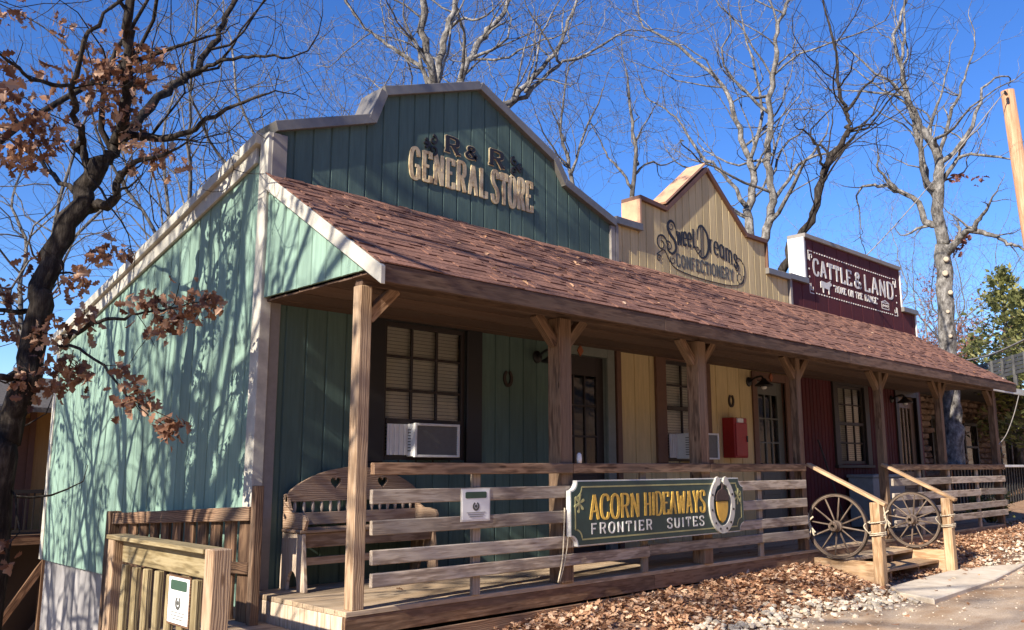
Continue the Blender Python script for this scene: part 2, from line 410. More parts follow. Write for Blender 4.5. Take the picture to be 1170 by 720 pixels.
# ------------------------------------------------------------------ building
DY = 1.33                                   # plane of the front wall
B = thing('storefront_building', (0, 0, -.3), 'long frontier style building with green, yellow and red false fronts above one shingled porch', 'building')
def siding(mb, fn, top, bottom, pitch=.2, gap=.008, th=.012, holes=(), start=None):
    """vertical groove boards: fn(u,v,h); top = [(u,z)...]; holes = (u0,u1,z0,z1)"""
    u0, u1 = top[0][0], top[-1][0]
    edges = []; u = u0 if start is None else start
    while u < u1 - 1e-6:
        edges.append((max(u + gap / 2, u0), min(u + pitch - gap / 2, u1))); u += pitch
    def band(a, b, h, r):
        if b - a < 1e-4: return
        cuts = {a, b}
        for (p, z) in top:
            if a < p < b: cuts.add(p)
        for q in holes:
            for p in q[:2]:
                if a < p < b: cuts.add(p)
        cuts = sorted(cuts)
        for c, d in zip(cuts, cuts[1:]):
            m = (c + d) / 2
            for (p, z), (p2, z2) in zip(top, top[1:]):
                if p <= m <= p2:
                    k = (z2 - z) / (p2 - p) if p2 > p else 0
                    za, zb = z + k * (c - p), z + k * (d - p); break
            segs = [(bottom, None)]; lows = [bottom]
            hs = sorted([(q[2], q[3]) for q in holes if q[0] <= m <= q[1]])
            lo = bottom
            ca = .007 if h > 0 and c == a else 0; cb = .007 if h > 0 and d == b else 0
            def strip(lo, z0, z1):
                q = rng.uniform(0, 40)
                vs = [fn(c, lo, h - th), fn(c + ca, lo, h), fn(d - cb, lo, h), fn(d, lo, h - th), fn(c, z0, h - th), fn(c + ca, z0, h), fn(d - cb, z1, h), fn(d, z1, h - th)]
                mb.add(vs, [(0, 1, 5, 4), (1, 2, 6, 5), (2, 3, 7, 6), (4, 5, 6, 7), (0, 3, 2, 1)], None, r)
            for h0, h1 in hs:
                if h0 > lo + 1e-4: strip(lo, h0, h0)
                lo = h1
            strip(lo, za, zb)
    for a, b in edges: band(a, b, th, rng.random())
    band(u0, u1, 0, .3)
FR = lambda u, v, h: (u, DY - h, v)           # front plane
SX = -.10
SIDE = lambda u, v, h: (SX - h, u, v)         # side wall, u = y

# side wall
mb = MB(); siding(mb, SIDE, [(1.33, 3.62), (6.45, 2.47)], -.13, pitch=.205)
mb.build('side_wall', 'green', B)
mb = MB(); n = 150
pts = []
for i in range(n + 1):
    y = 1.45 + (6.40 - 1.45) * i / n; pts.append((y, .012 * math.sin(i * math.pi / 2.5)))
vs = [(SX + .03 - q, y, z) for y, q in pts for z in (-.14, -1.2, -3.2)]
mb.add(vs, [(i * 3 + k, i * 3 + k + 1, i * 3 + k + 4, i * 3 + k + 3) for i in range(n) for k in (0, 1)], None, .5)
mb.build('skirting', 'corrugated', B, smooth=True)
mb = MB()
mb.box((SX - .035, 1.27, -.02), (SX + .06, 1.41, 3.76), 2); mb.build('corner_board', 'cream', B, bevel=.004)
mb = MB(); mb.box((SX - .026, 6.37, -.13), (SX + .05, 6.47, 2.44), 2)
mb.build('corner_board', 'cream', B, bevel=.004)
mb = MB(); mb.box((SX + .061, 1.285, 0), (SX + .16, 1.33, 2.32), 2); mb.build('inner_corner_board', 'taupe', B, bevel=.004)
mb = MB()
sl_ = (2.47 - 3.66) / (6.5 - 1.45)
zt = lambda y: 3.70 + sl_ * (y - 1.45)
f = lambda u, v, h: (SX - h, u, v)
mb.prism([(1.46, zt(1.46) - .17), (6.55, zt(6.55) - .17), (6.55, zt(6.55) - .03), (1.46, zt(1.46) - .03)], f, .014, .045)
mb.prism([(1.40, zt(1.40) - .03), (6.6, zt(6.6) - .03), (6.6, zt(6.6) + .07), (1.40, zt(1.40) + .07)], f, -.06, .085)
mb.build('rake_board', 'cream', B, bevel=.004)
# rear roof, far walls
mb = MB()
mb.prism([(1.34, 3.78), (6.7, 2.50), (6.7, 2.44), (1.34, 3.70)], lambda u, v, h: (h, u, v), SX + .02, 13.4)
mb.build('main_roof', 'shingle_far', B)
mb = MB(); mb.box((SX + .1, 6.35, -.6), (13.35, 6.4, 2.4)); mb.box((13.35, 1.4, -.6), (13.4, 6.4, 2.5)); mb.build('rear_wall', 'red', B)

# front wall pieces
WIN = dict(g=(1.13, 2.12, 1.02, 2.29), y=(5.40, 6.18, 1.02, 2.28), r=(10.0, 10.95, 1.0, 2.26))
DOOR = dict(g=(3.46, 4.28, .0, 2.2), y=(7.56, 8.36, .0, 2.17), r=(12.35, 13.15, .0, 2.2))
def frontwall(mat, u0, u1, keys, name, pitch=.2):
    mb = MB(); hs = []
    for k in keys: hs += [WIN[k], (DOOR[k][0], DOOR[k][1], -.05, DOOR[k][3])]
    siding(mb, FR, [(u0, 3.3), (u1, 3.3)], -.06, holes=hs, pitch=pitch); return mb.build(name, mat, B)
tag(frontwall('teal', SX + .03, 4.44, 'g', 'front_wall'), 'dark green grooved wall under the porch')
tag(frontwall('yellow', 4.52, 8.6, 'y', 'front_wall', .29), 'mustard yellow grooved wall under the porch')
tag(frontwall('red', 8.68, 13.4, 'r', 'front_wall', .11), 'dark red grooved wall under the porch')
mb = MB(); mb.box((4.44, DY - .05, 0), (4.52, DY, 2.36), 2); mb.box((4.52, DY - .045, 2.37), (8.6, DY, 2.49), 0); mb.box((8.6, DY - .05, 0), (8.68, DY, 2.4), 2)
mb.build('trim_board', 'brown_trim', B, bevel=.004)

# ------------------------------------------------------------------ lettering engine
def sm(pts, k=5):
    out = []; P = [pts[0]] + list(pts) + [pts[-1]]
    for i in range(1, len(P) - 2):
        for j in range(k):
            t = j / k; a, b, c, d = P[i - 1], P[i], P[i + 1], P[i + 2]
            out.append(tuple(.5 * (2 * b[q] + (c[q] - a[q]) * t + (2 * a[q] - 5 * b[q] + 4 * c[q] - d[q]) * t * t + (3 * b[q] - a[q] - 3 * c[q] + d[q]) * t ** 3) for q in (0, 1)))
    out.append(pts[-1]); return out
Cc = [(.48, .74), (.42, .94), (.25, 1), (.07, .88), (0, .5), (.07, .12), (.25, 0), (.42, .06), (.48, .26)]
GL = {  # char: (advance, smooth strokes, straight strokes, serif points)
 'A': (.52, [], [[(.02, 0), (.25, 1)], [(.27, 1), (.5, 0)], [(.11, .33), (.41, .33)]], [(.02, 0), (.5, 0)]),
 'C': (.5, [Cc], [], []),
 'D': (.5, [[(0, 1), (.24, 1), (.43, .87), (.5, .5), (.43, .13), (.24, 0), (0, 0)]], [[(.04, 0), (.04, 1)]], []),
 'E': (.45, [], [[(.04, 0), (.04, 1)], [(0, .97), (.43, .97)], [(0, .52), (.34, .52)], [(0, .03), (.45, .03)], [(.43, 1), (.43, .78)], [(.45, 0), (.45, .22)]], []),
 'F': (.44, [], [[(.04, 0), (.04, 1)], [(0, .97), (.43, .97)], [(0, .52), (.34, .52)]], [(.04, 0)]),
 'G': (.52, [Cc], [[(.27, .43), (.52, .43)], [(.48, .43), (.48, .02)]], []),
 'H': (.52, [], [[(.05, 0), (.05, 1)], [(.47, 0), (.47, 1)], [(.05, .5), (.47, .5)]], [(.05, 0), (.05, 1), (.47, 0), (.47, 1)]),
 'I': (.16, [], [[(.08, 0), (.08, 1)]], [(.08, 0), (.08, 1)]),
 'L': (.44, [], [[(.05, 0), (.05, 1)], [(0, .03), (.43, .03)], [(.42, 0), (.42, .24)]], [(.05, 1)]),
 'M': (.62, [], [[(.05, 0), (.05, 1)], [(.57, 0), (.57, 1)], [(.05, 1), (.31, .25)], [(.57, 1), (.31, .25)]], [(.05, 0), (.57, 0)]),
 'N': (.52, [], [[(.05, 0), (.05, 1)], [(.47, 0), (.47, 1)], [(.05, 1), (.47, 0)]], [(.05, 0), (.47, 1)]),
 'O': (.5, [[(.25, 1), (.07, .88), (0, .5), (.07, .12), (.25, 0), (.43, .12), (.5, .5), (.43, .88), (.25, 1)]], [], []),
 'R': (.52, [[(0, 1), (.27, 1), (.43, .93), (.46, .76), (.43, .58), (.27, .5), (0, .5)]], [[(.05, 0), (.05, 1)], [(.27, .5), (.47, 0)]], [(.05, 0), (.48, 0)]),
 'S': (.48, [[(.45, .76), (.4, .95), (.24, 1), (.07, .93), (.03, .75), (.11, .6), (.37, .42), (.46, .25), (.41, .06), (.24, 0), (.07, .06), (.02, .25)]], [], []),
 'T': (.48, [], [[(.24, 0), (.24, 1)], [(0, .97), (.48, .97)], [(.02, 1), (.02, .76)], [(.46, 1), (.46, .76)]], [(.24, 0)]),
 'U': (.5, [[(.04, 1), (.04, .3), (.1, .06), (.25, 0), (.4, .06), (.46, .3), (.46, 1)]], [], [(.04, 1), (.46, 1)]),
 'W': (.7, [], [[(.02, 1), (.18, 0)], [(.18, 0), (.35, .8)], [(.35, .8), (.52, 0)], [(.52, 0), (.68, 1)]], [(.02, 1), (.68, 1)]),
 'Y': (.5, [], [[(.02, 1), (.25, .45)], [(.48, 1), (.25, .45)], [(.25, .48), (.25, 0)]], [(.25, 0), (.02, 1), (.48, 1)]),
 '&': (.56, [[(.56, .03), (.35, .33), (.13, .74), (.16, .94), (.28, 1), (.39, .9), (.35, .72), (.1, .46), (.01, .25), (.08, .05), (.24, 0), (.42, .12), (.53, .42)]], [], []),
 '"': (.16, [], [[(.04, 1), (.04, .78)], [(.12, 1), (.12, .78)]], []),
 ' ': (.26, [], [], []),
 'w': (.6, [], [[(.02, .62), (.16, 0)], [(.16, 0), (.3, .6)], [(.3, .6), (.44, 0)], [(.44, 0), (.58, .62)]], [(.02, .62), (.58, .62)]),
 'e': (.4, [[(.02, .34), (.37, .36), (.32, .58), (.2, .63), (.06, .53), (.01, .3), (.07, .07), (.21, 0), (.37, .1)]], [], []),
 't': (.3, [[(.12, .85), (.12, .12), (.2, 0), (.3, .06)]], [[(0, .6), (.28, .6)]], []),
 'r': (.32, [[(.09, .42), (.17, .6), (.3, .62)]], [[(.08, 0), (.08, .63)]], [(.08, 0), (.06, .62)]),
 'a': (.42, [[(.34, .5), (.2, .63), (.05, .52), (.01, .3), (.06, .07), (.18, 0), (.34, .14)]], [[(.36, .62), (.36, 0)]], [(.38, 0)]),
 'm': (.66, [[(.08, .45), (.17, .62), (.29, .6), (.33, .45), (.33, 0)], [(.33, .45), (.42, .62), (.54, .6), (.58, .45), (.58, 0)]], [[(.08, 0), (.08, .63)]], [(.08, 0), (.33, 0), (.58, 0)]),
 's': (.36, [[(.32, .5), (.26, .62), (.12, .62), (.04, .5), (.1, .36), (.26, .27), (.32, .14), (.24, .01), (.1, 0), (.03, .13)]], [], []),
}
class Pen:
    def __init__(s, mb, fn, h, d): s.each = None; s.mb = mb; s.fn = fn; s.h = h; s.d = d; s.i = 0
    def stroke(s, pts, wf):
        """ribbon along pts; wf(dx,dy,t) -> full width"""
        n = len(pts); L = []; Rr = []
        for i, p in enumerate(pts):
            a = pts[max(i - 1, 0)]; b = pts[min(i + 1, n - 1)]
            dx, dy = b[0] - a[0], b[1] - a[1]; q = math.hypot(dx, dy) or 1e-6; dx /= q; dy /= q
            hw = wf(dx, dy, i / (n - 1)) / 2
            L.append((p[0] - dy * hw, p[1] + dx * hw)); Rr.append((p[0] + dy * hw, p[1] - dx * hw))
        h1 = s.h + s.d + s.i * .0006; s.i = (s.i + 1) % 9; h0 = s.h; f = s.fn
        vs = [f(*p, h1) for p in L] + [f(*p, h1) for p in Rr] + [f(*p, h0) for p in L] + [f(*p, h0) for p in Rr]
        fs = []
        for i in range(n - 1):
            fs += [(i, i + n, i + n + 1, i + 1), (i + n, i + 3 * n, i + 3 * n + 1, i + n + 1), (i + 2 * n, i, i + 1, i + 2 * n + 1)]
        fs += [(0, 2 * n, 3 * n, n), (n - 1, 2 * n - 1, 4 * n - 1, 3 * n - 1)]
        s.mb.add(vs, fs, None, .5)
    def text(s, txt, u0, u1, v0, h, thick, thin, serif=0, sp=.12, grow=0, base=None, spur=0):
        adv = [GL[c][0] for c in txt]; tot = sum(adv) + sp * (len(txt) - 1); k = (u1 - u0) / tot; u = u0
        for c in txt:
            w_, smo, st, se = GL[c]; uc = u + w_ * k / 2
            vb = v0 if base is None else base(uc)
            sl = 0 if base is None else (base(uc + .01) - base(uc - .01)) / .02
            T = lambda p: (u + p[0] * k, vb + p[1] * h + sl * (u + p[0] * k - uc))
            W = lambda dx, dy, t: (thin + (thick - thin) * abs(dy)) * h + grow
            for q in smo: s.stroke([T(p) for p in sm(q)], W)
            for q in st:
                e = [T(p) for p in q]
                if grow:
                    dx, dy = e[1][0] - e[0][0], e[1][1] - e[0][1]; q2 = math.hypot(dx, dy)
                    e = [(e[0][0] - dx / q2 * grow / 2, e[0][1] - dy / q2 * grow / 2), (e[1][0] + dx / q2 * grow / 2, e[1][1] + dy / q2 * grow / 2)]
                s.stroke(e, W)
            if serif:
                for (x, y) in se:
                    t = thin * h; yy = y * h + (t * .4 if y < .5 else -t * .4)
                    c0 = (u + x * k, vb + yy + sl * (u + x * k - uc)); g2 = serif * h
                    s.stroke([(c0[0] - g2 - grow / 2, c0[1] - sl * g2), (c0[0] + g2 + grow / 2, c0[1] + sl * g2)], lambda a, b, c: t + grow)
            if spur:
                for (x, y) in [(p[0][0], .52) for p in st if abs(p[0][0] - p[1][0]) < .01 and abs(p[0][1] - p[1][1]) > .8]:
                    s.stroke([(u + x * k - spur * h, vb + y * h), (u + x * k + spur * h, vb + y * h)], lambda a, b, c: .1 * h + grow)
            u += (w_ + sp) * k
            if s.each and s.mb.v: s.each(s.mb); s.mb = MB()
    def curl(s, c, r, turns=1.3, a0=0, sgn=1, w0=.02, w1=.006, n=26):
        pts = []
        for i in range(n):
            t = i / (n - 1); a = a0 + sgn * t * turns * 2 * math.pi; q = r * (1 - .78 * t)
            pts.append((c[0] + math.cos(a) * q, c[1] + math.sin(a) * q))
        s.stroke(pts, lambda a, b, t: w0 * (1 - t) + w1)
    def dot(s, c, r):
        pts = [(c[0] - r, c[1]), (c[0] - r * .7, c[1]), (c[0], c[1]), (c[0] + r * .7, c[1]), (c[0] + r, c[1])]
        ws = [.3, 1.4, 2, 1.4, .3]; s.stroke(pts, lambda a, b, t: ws[int(round(t * 4))] * r)

# ------------------------------------------------------------------ false fronts
FFY = 1.31
FF = lambda u, v, h: (u, FFY - h, v)
def coping(top, mat, parent, over=.07, back=.26, th=.09, drop=.012, name='coping'):
    """cap following the outline 'top', overhanging the face"""
    mb = MB()
    for i, ((u, z), (u2, z2)) in enumerate(zip(top, top[1:])):
        d = Vector((u2 - u, 0, z2 - z)); L = d.length
        if L < 1e-4: continue
        d /= L; nrm = Vector((-d.z, 0, d.x))
        c = Vector(((u + u2) / 2, FFY + (back - over) / 2, (z + z2) / 2)) + nrm * (th / 2 - drop)
        e = .0 if abs(d.x) > .3 else -.02
        mb.obox(c, d, Vector((0, 1, 0)), nrm, [L / 2 + .012 + e, (back + over) / 2 + .0013 * i, th / 2 + .0007 * (i % 2)], 0)
    return mb.build(name, mat, parent, bevel=.004)
def false_front(label, mat, top, bottom, pitch):
    mb = MB(); siding(mb, FF, top, bottom, pitch=pitch)
    # thickness: back and end faces
    out = top + [(top[-1][0], bottom), (top[0][0], bottom)]
    mb.prism(out[::-1], lambda u, v, h: (u, FFY + .21 - h, v), 0, .19, 1)
    o = mb.build('false_front', mat, B); tag(o, label); return o
# green
gt = [(-.06, 3.79), (.95, 4.14), (1.06, 4.45), (2.20, 4.88), (3.36, 4.36), (3.54, 4.10), (4.42, 3.80)]
gt = [(-.06, 3.79), (.90, 3.97), (.90, 3.97), (1.05, 4.45), (2.2, 4.88), (3.36, 4.36), (3.54, 4.10), (4.42, 3.80)]
gt = [(-.06, 3.79), (.93, 4.14), (1.05, 4.45), (2.24, 4.88), (3.36, 4.37), (3.54, 4.12), (4.42, 3.82)]
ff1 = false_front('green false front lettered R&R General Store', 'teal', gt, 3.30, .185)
coping(gt, 'metal_cap', ff1)
mb = MB(); mb.box((-.10, FFY - .05, 3.37), (.04, FFY + .12, 3.76), 2); mb.build('end_board', 'taupe', ff1, bevel=.004); mb = MB(); mb.box((4.36, FFY - .045, 3.36), (4.44, FFY + .1, 3.81), 2); mb.build('end_board', 'taupe', ff1, bevel=.004)
mb = MB(); p = Pen(mb, FF, .012, .011); p.each = lambda q: q.build('letter', 'cream_letter', ff1)
p.text('GENERAL', 1.38, 2.37, 3.715, .31, .145, .10, .055, .27, spur=.03); p.text('STORE', 2.45, 3.04, 3.70, .345, .13, .09, .055, .25, spur=.028); p.each = None
RR = (('R', 1.82, 1.99, 4.09, .165), ('&', 2.09, 2.23, 4.095, .125), ('R', 2.42, 2.61, 4.10, .17))
p = Pen(MB(), FF, .012, .004); p.each = lambda q: q.build('letter_outline', 'cream_letter', ff1)
for t, a, b, z, h in RR: p.text(t, a, b, z, h, .30, .11, .20, 0, grow=.015)
p = Pen(MB(), FF, .012, .011); p.each = lambda q: q.build('letter', 'ink', ff1)
for t, a, b, z, h in RR: p.text(t, a, b, z, h, .30, .11, .20, 0)
for cx, cz, sg in ((1.62, 4.11, 1), (2.80, 4.16, -1)):
    mb = MB(); p = Pen(mb, FF, .012, .018)
    p.curl((cx + .03 * sg, cz + .055), .052, 1.1, math.pi * .5, -sg, .016, .008); p.curl((cx + .03 * sg, cz - .05), .052, 1.1, -math.pi * .5, sg, .016, .008)
    for a in (2.2, 3.1, 4.0):
        q = (cx - sg * .035 + sg * math.cos(a) * .035, cz + math.sin(a) * .05); p.stroke([(cx, cz), q], lambda a, b, t: .008 + .02 * t); p.dot(q, .016)
    mb.build('scroll_ornament', 'ink', ff1)
# yellow
yt = [(4.45, 3.86), (4.95, 3.86), (4.951, 4.29), (5.50, 4.23), (6.46, 5.0), (7.42, 4.24), (7.97, 4.24), (7.971, 3.78), (8.60, 3.78)]
yt[2] = (4.951, 4.27)
ff2 = false_front('yellow false front with a pointed gable lettered Sweet Dreams Confectionery', 'yellow', yt, 3.30, .16)
coping(yt[:2], 'metal_cap', ff2); coping(yt[2:7], 'brown_trim', ff2, over=.055, th=.06); coping(yt[7:], 'metal_cap', ff2)
mb = MB(); mb.box((4.92, FFY - .055, 3.88), (4.952, FFY + .24, 4.26), 2); mb.build('side_board', 'tan', ff2); mb = MB(); mb.obox(Vector((5.93, FFY + .09, 4.70)), Vector((.78, 0, .625)).normalized(), Vector((0, 1, 0)), Vector((-.625, 0, .78)).normalized(), [.60, .15, .014], 0); mb.build('cap_board', 'tan', ff2)
mb = MB(); mb.box((7.972, FFY - .05, 3.80), (8.0, FFY + .2, 4.24), 2); mb.build('side_board', 'brown_trim', ff2)
mb = MB(); mb.box((4.45, FFY - .045, 3.36), (4.50, FFY + .05, 3.85), 2); mb.build('end_board', 'taupe', ff2)
mb = MB(); p = Pen(mb, FF, .012, .0025)
arc = lambda u: 3.79 + .06 - .20 * ((u - 6.38) / .95) ** 2 * .9 if u > 6.3 else 3.80 + .05 - .05 * ((u - 6.3) / .7) ** 2
p.text('weet', 5.74, 6.15, 3.8, .30, .12, .04, .06, .12, base=arc); p.text('reams', 6.49, 7.19, 3.8, .30, .12, .04, .06, .12, base=arc)
# S and D drop capitals with scrolls
p.stroke(sm([(5.72, 4.02), (5.68, 4.10), (5.60, 4.11), (5.54, 4.03), (5.59, 3.94), (5.69, 3.86), (5.71, 3.75), (5.63, 3.68), (5.53, 3.72), (5.53, 3.80)]), lambda a, b, t: .012 + .034 * math.sin(math.pi * min(1, t * 1.05)))
p.curl((5.40, 3.78), .13, 1.35, -.3, 1, .016, .008); p.curl((5.56, 3.77), .07, 1.2, 2.6, -1, .014, .006); p.curl((5.62, 4.05), .08, 1.1, 1.2, 1, .014, .006)
p.stroke(sm([(6.20, 3.98), (6.24, 4.14), (6.34, 4.18), (6.45, 4.08), (6.47, 3.90), (6.40, 3.77), (6.29, 3.74), (6.19, 3.80)]), lambda a, b, t: .012 + .034 * math.sin(math.pi * t))
p.stroke([(6.30, 4.17), (6.29, 3.76)], lambda a, b, t: .018); p.stroke([(6.345, 4.15), (6.335, 3.77)], lambda a, b, t: .012)
p.curl((6.21, 3.84), .06, 1.2, 0, -1, .012, .005); p.curl((7.16, 3.74), .075, 1.2, 2.0, -1, .014, .005)
p.stroke(sm([(5.30, 3.62), (5.45, 3.70), (5.54, 3.60), (5.68, 3.50), (6.0, 3.455), (6.5, 3.44), (6.95, 3.45), (7.22, 3.50), (7.36, 3.64), (7.35, 3.80), (7.24, 3.88), (7.14, 3.84)]), lambda a, b, t: .011)
p.curl((5.34, 3.57), .05, 1.2, .6, 1, .011, .005); p.curl((7.24, 3.60), .11, 1.3, .4, -1, .012, .005); p.curl((5.64, 3.60), .06, 1.2, 2.5, 1, .01, .005)
tag(mb.build('lettering', 'ink', ff2), 'dark curling letters reading Sweet Dreams')
mb = MB(); p = Pen(mb, FF, .012, .0025); p.text('CONFECTIONERY', 5.72, 7.06, 3.53, .165, .17, .13, 0, .2)
tag(mb.build('lettering', 'greyink', ff2), 'grey block letters reading CONFECTIONERY')
# red
rt = [(8.62, 3.80), (9.17, 3.80), (9.171, 4.56), (12.80, 4.58), (12.801, 3.80), (13.42, 3.80)]
ff3 = false_front('dark red false front lettered Cattle & Land', 'red', rt, 3.30, .42)
coping(rt[:2], 'metal_cap', ff3); coping(rt[2:4], 'taupe', ff3, over=.05, th=.07); coping(rt[4:], 'metal_cap', ff3)
mb = MB(); mb.box((9.13, FFY - .03, 3.83), (9.175, FFY + .24, 4.55), 2); mb.build('end_board', 'white', ff3, bevel=.003); mb = MB(); mb.box((12.79, FFY - .03, 3.83), (12.83, FFY + .2, 4.55), 2); mb.build('end_board', 'white', ff3, bevel=.003); mb = MB(); mb.box((13.39, FFY - .03, 3.36), (13.43, FFY + .2, 3.79), 2); mb.build('end_board', 'white', ff3, bevel=.003)
mb = MB(); mb.box((8.62, FFY - .045, 3.36), (8.68, FFY + .05, 3.79), 2); mb.build('edge_board', 'taupe', ff3); mb = MB(); mb.box((9.19, FFY - .02, 3.83), (9.23, FFY, 4.5), 2); mb.build('edge_board', 'taupe', ff3)
mb = MB(); p = Pen(mb, FF, .012, .003)
p.text('CATTLE', 9.46, 10.78, 3.985, .265, .20, .11, .07, .2); p.text('&', 10.92, 11.14, 3.985, .26, .22, .12, 0, 0); p.text('LAND', 11.30, 12.46, 3.975, .29, .20, .11, .07, .2)
p.text('"HOME ON THE RANGE"', 10.12, 11.80, 3.795, .115, .17, .12, 0, .2)
tag(mb.build('lettering', 'offwhite', ff3), 'off white letters reading CATTLE & LAND, HOME ON THE RANGE')
mb = MB(); p = Pen(mb, FF, .012, .003)
for i in range(34):
    u = 9.50 + i * (12.36 - 9.50) / 33; p.stroke([(u, 4.345 + .012), (u + .04, 4.345 + .012)], lambda a, b, t: .018); p.stroke([(u, 3.685), (u + .04, 3.685)], lambda a, b, t: .018)
for cx, cz, sx, sz in ((9.36, 4.30, 1, 1), (12.55, 4.31, -1, 1), (9.36, 3.73, 1, -1), (12.55, 3.74, -1, -1)):
    p.stroke([(cx - .06 * sx, cz - .09 * sz), (cx - .06 * sx, cz + .06 * sz), (cx + .07 * sx, cz + .06 * sz)], lambda a, b, t: .016)
    p.stroke([(cx - .02 * sx, cz - .10 * sz), (cx - .02 * sx, cz + .0 * sz), (cx + .05 * sx, cz + .01 * sz), (cx + .05 * sx, cz - .05 * sz)], lambda a, b, t: .016)
for cz in (4.06, 3.93): p.dot((9.31, cz), .016); p.dot((12.60, cz), .016)
mb.build('border', 'offwhite', ff3); mb = MB(); p = Pen(mb, FF, .012, .003)
# cow
cow = [(9.66, 3.90), (9.70, 3.918), (9.86, 3.905), (9.93, 3.925), (9.97, 3.94), (10.03, 3.915), (10.05, 3.885), (10.0, 3.872), (9.97, 3.85), (9.955, 3.80), (9.95, 3.725), (9.925, 3.725), (9.92, 3.80), (9.78, 3.812), (9.765, 3.78), (9.76, 3.725), (9.735, 3.725), (9.725, 3.80), (9.69, 3.86), (9.675, 3.80), (9.66, 3.80)]
mb.prism(cow[::-1], FF, .012, .02); p.stroke([(9.98, 3.935), (10.02, 3.955)], lambda a, b, t: .014)
mb.build('cow_emblem', 'offwhite', ff3); mb = MB(); p = Pen(mb, FF, .012, .003)
# brand emblem
p.stroke([(11.95, 3.75), (12.24, 3.75), (12.24, 3.86), (11.95, 3.86), (11.95, 3.75)], lambda a, b, t: .018); p.stroke([(11.93, 3.86), (12.095, 3.905), (12.26, 3.86)], lambda a, b, t: .018)
p.curl((12.02, 3.80), .03, 1, 0, 1, .012, .006); p.curl((12.095, 3.80), .03, 1, 0, 1, .012, .006); p.curl((12.17, 3.80), .03, 1, 0, 1, .012, .006)
mb.build('brand_emblem', 'offwhite', ff3)

# ------------------------------------------------------------------ windows and doors
def window(key, frame, sashmat, label, cols, rows, trim=.14, mid=None, ac=None):
    u0, u1, z0, z1 = WIN[key]
    w_ = thing('window', (u0, DY, z0), None, None); w_.parent = B; w_.location = Vector((u0, DY, z0)) - B.location
    del_keys = [k for k in ('label', 'category') if k in w_]
    for k in del_keys: del w_[k]
    tag(w_, label)
    mb = MB(); t = trim
    mb.box((u0 - t, DY - .05, z0 - .02), (u0, DY + .05, z1 + t), 2); mb.box((u1, DY - .05, z0 - .02), (u1 + t, DY + .05, z1 + t), 2)
    mb.box((u0, DY - .047, z1), (u1, DY + .05, z1 + t), 0); mb.box((u0 - t - .02, DY - .075, z0 - .07), (u1 + t + .02, DY + .05, z0 - .02), 0)
    mb.build('frame', frame, w_, bevel=.005)
    mb = MB(); s = .045; m_ = (z0 + z1) / 2 if mid is None else mid
    mb.box((u0, DY - .01, z0 - .02), (u0 + s, DY + .04, z1), 2); mb.box((u1 - s, DY - .01, z0 - .02), (u1, DY + .04, z1), 2); mb.box((u0 + s, DY - .01, z1 - s), (u1 - s, DY + .04, z1)); mb.box((u0 + s, DY - .02, m_ - .025), (u1 - s, DY + .04, m_ + .025))
    mb.box((u0 + s, DY - .01, z0 - .02), (u1 - s, DY + .04, z0 + s))
    for i in range(1, cols):
        u = u0 + s + (u1 - u0 - 2 * s) * i / cols; mb.box((u - .011, DY + .0, z0 + s), (u + .011, DY + .03, z1 - s), 2)
    for z in rows: mb.box((u0 + s, DY + .002, z - .011), (u1 - s, DY + .028, z + .011), 0)
    mb.build('sash', sashmat, w_, bevel=.003)
    mb = MB(); mb.sheet(u0 + .01, u1 - .01, DY + .015, z0, z1); mb.build('pane', 'glass', w_)
    mb = MB(); z = z1 - .02
    while z > z0 + .02:
        mb.obox(Vector(((u0 + u1) / 2, DY + .06, z)), Vector((1, 0, 0)), Vector((0, .5, -.866)), Vector((0, .866, .5)), [(u1 - u0) / 2 - .005, .0155, .0012], 0); z -= .0335
    mb.build('blind', 'blind', w_)
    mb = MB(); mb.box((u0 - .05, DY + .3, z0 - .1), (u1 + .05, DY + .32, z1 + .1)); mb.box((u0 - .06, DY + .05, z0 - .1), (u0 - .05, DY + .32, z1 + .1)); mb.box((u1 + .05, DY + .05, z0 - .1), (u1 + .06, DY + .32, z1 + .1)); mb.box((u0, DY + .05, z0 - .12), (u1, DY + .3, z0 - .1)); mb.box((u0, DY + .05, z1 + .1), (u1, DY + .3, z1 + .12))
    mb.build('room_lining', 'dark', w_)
    return w_
window('g', 'black', 'darkbrown', 'black framed window in the green wall with cream blind', 3, (1.97, 1.66), .20, 1.37)
window('y', 'brown_trim', 'darkbrown', 'brown framed window in the yellow wall with half closed blind', 2, (1.97,), .20, 1.68)
window('r', 'darkbrown', 'darkbrown', 'dark framed window in the red wall with six light upper sash', 3, (1.95, 1.33), .16, 1.64)
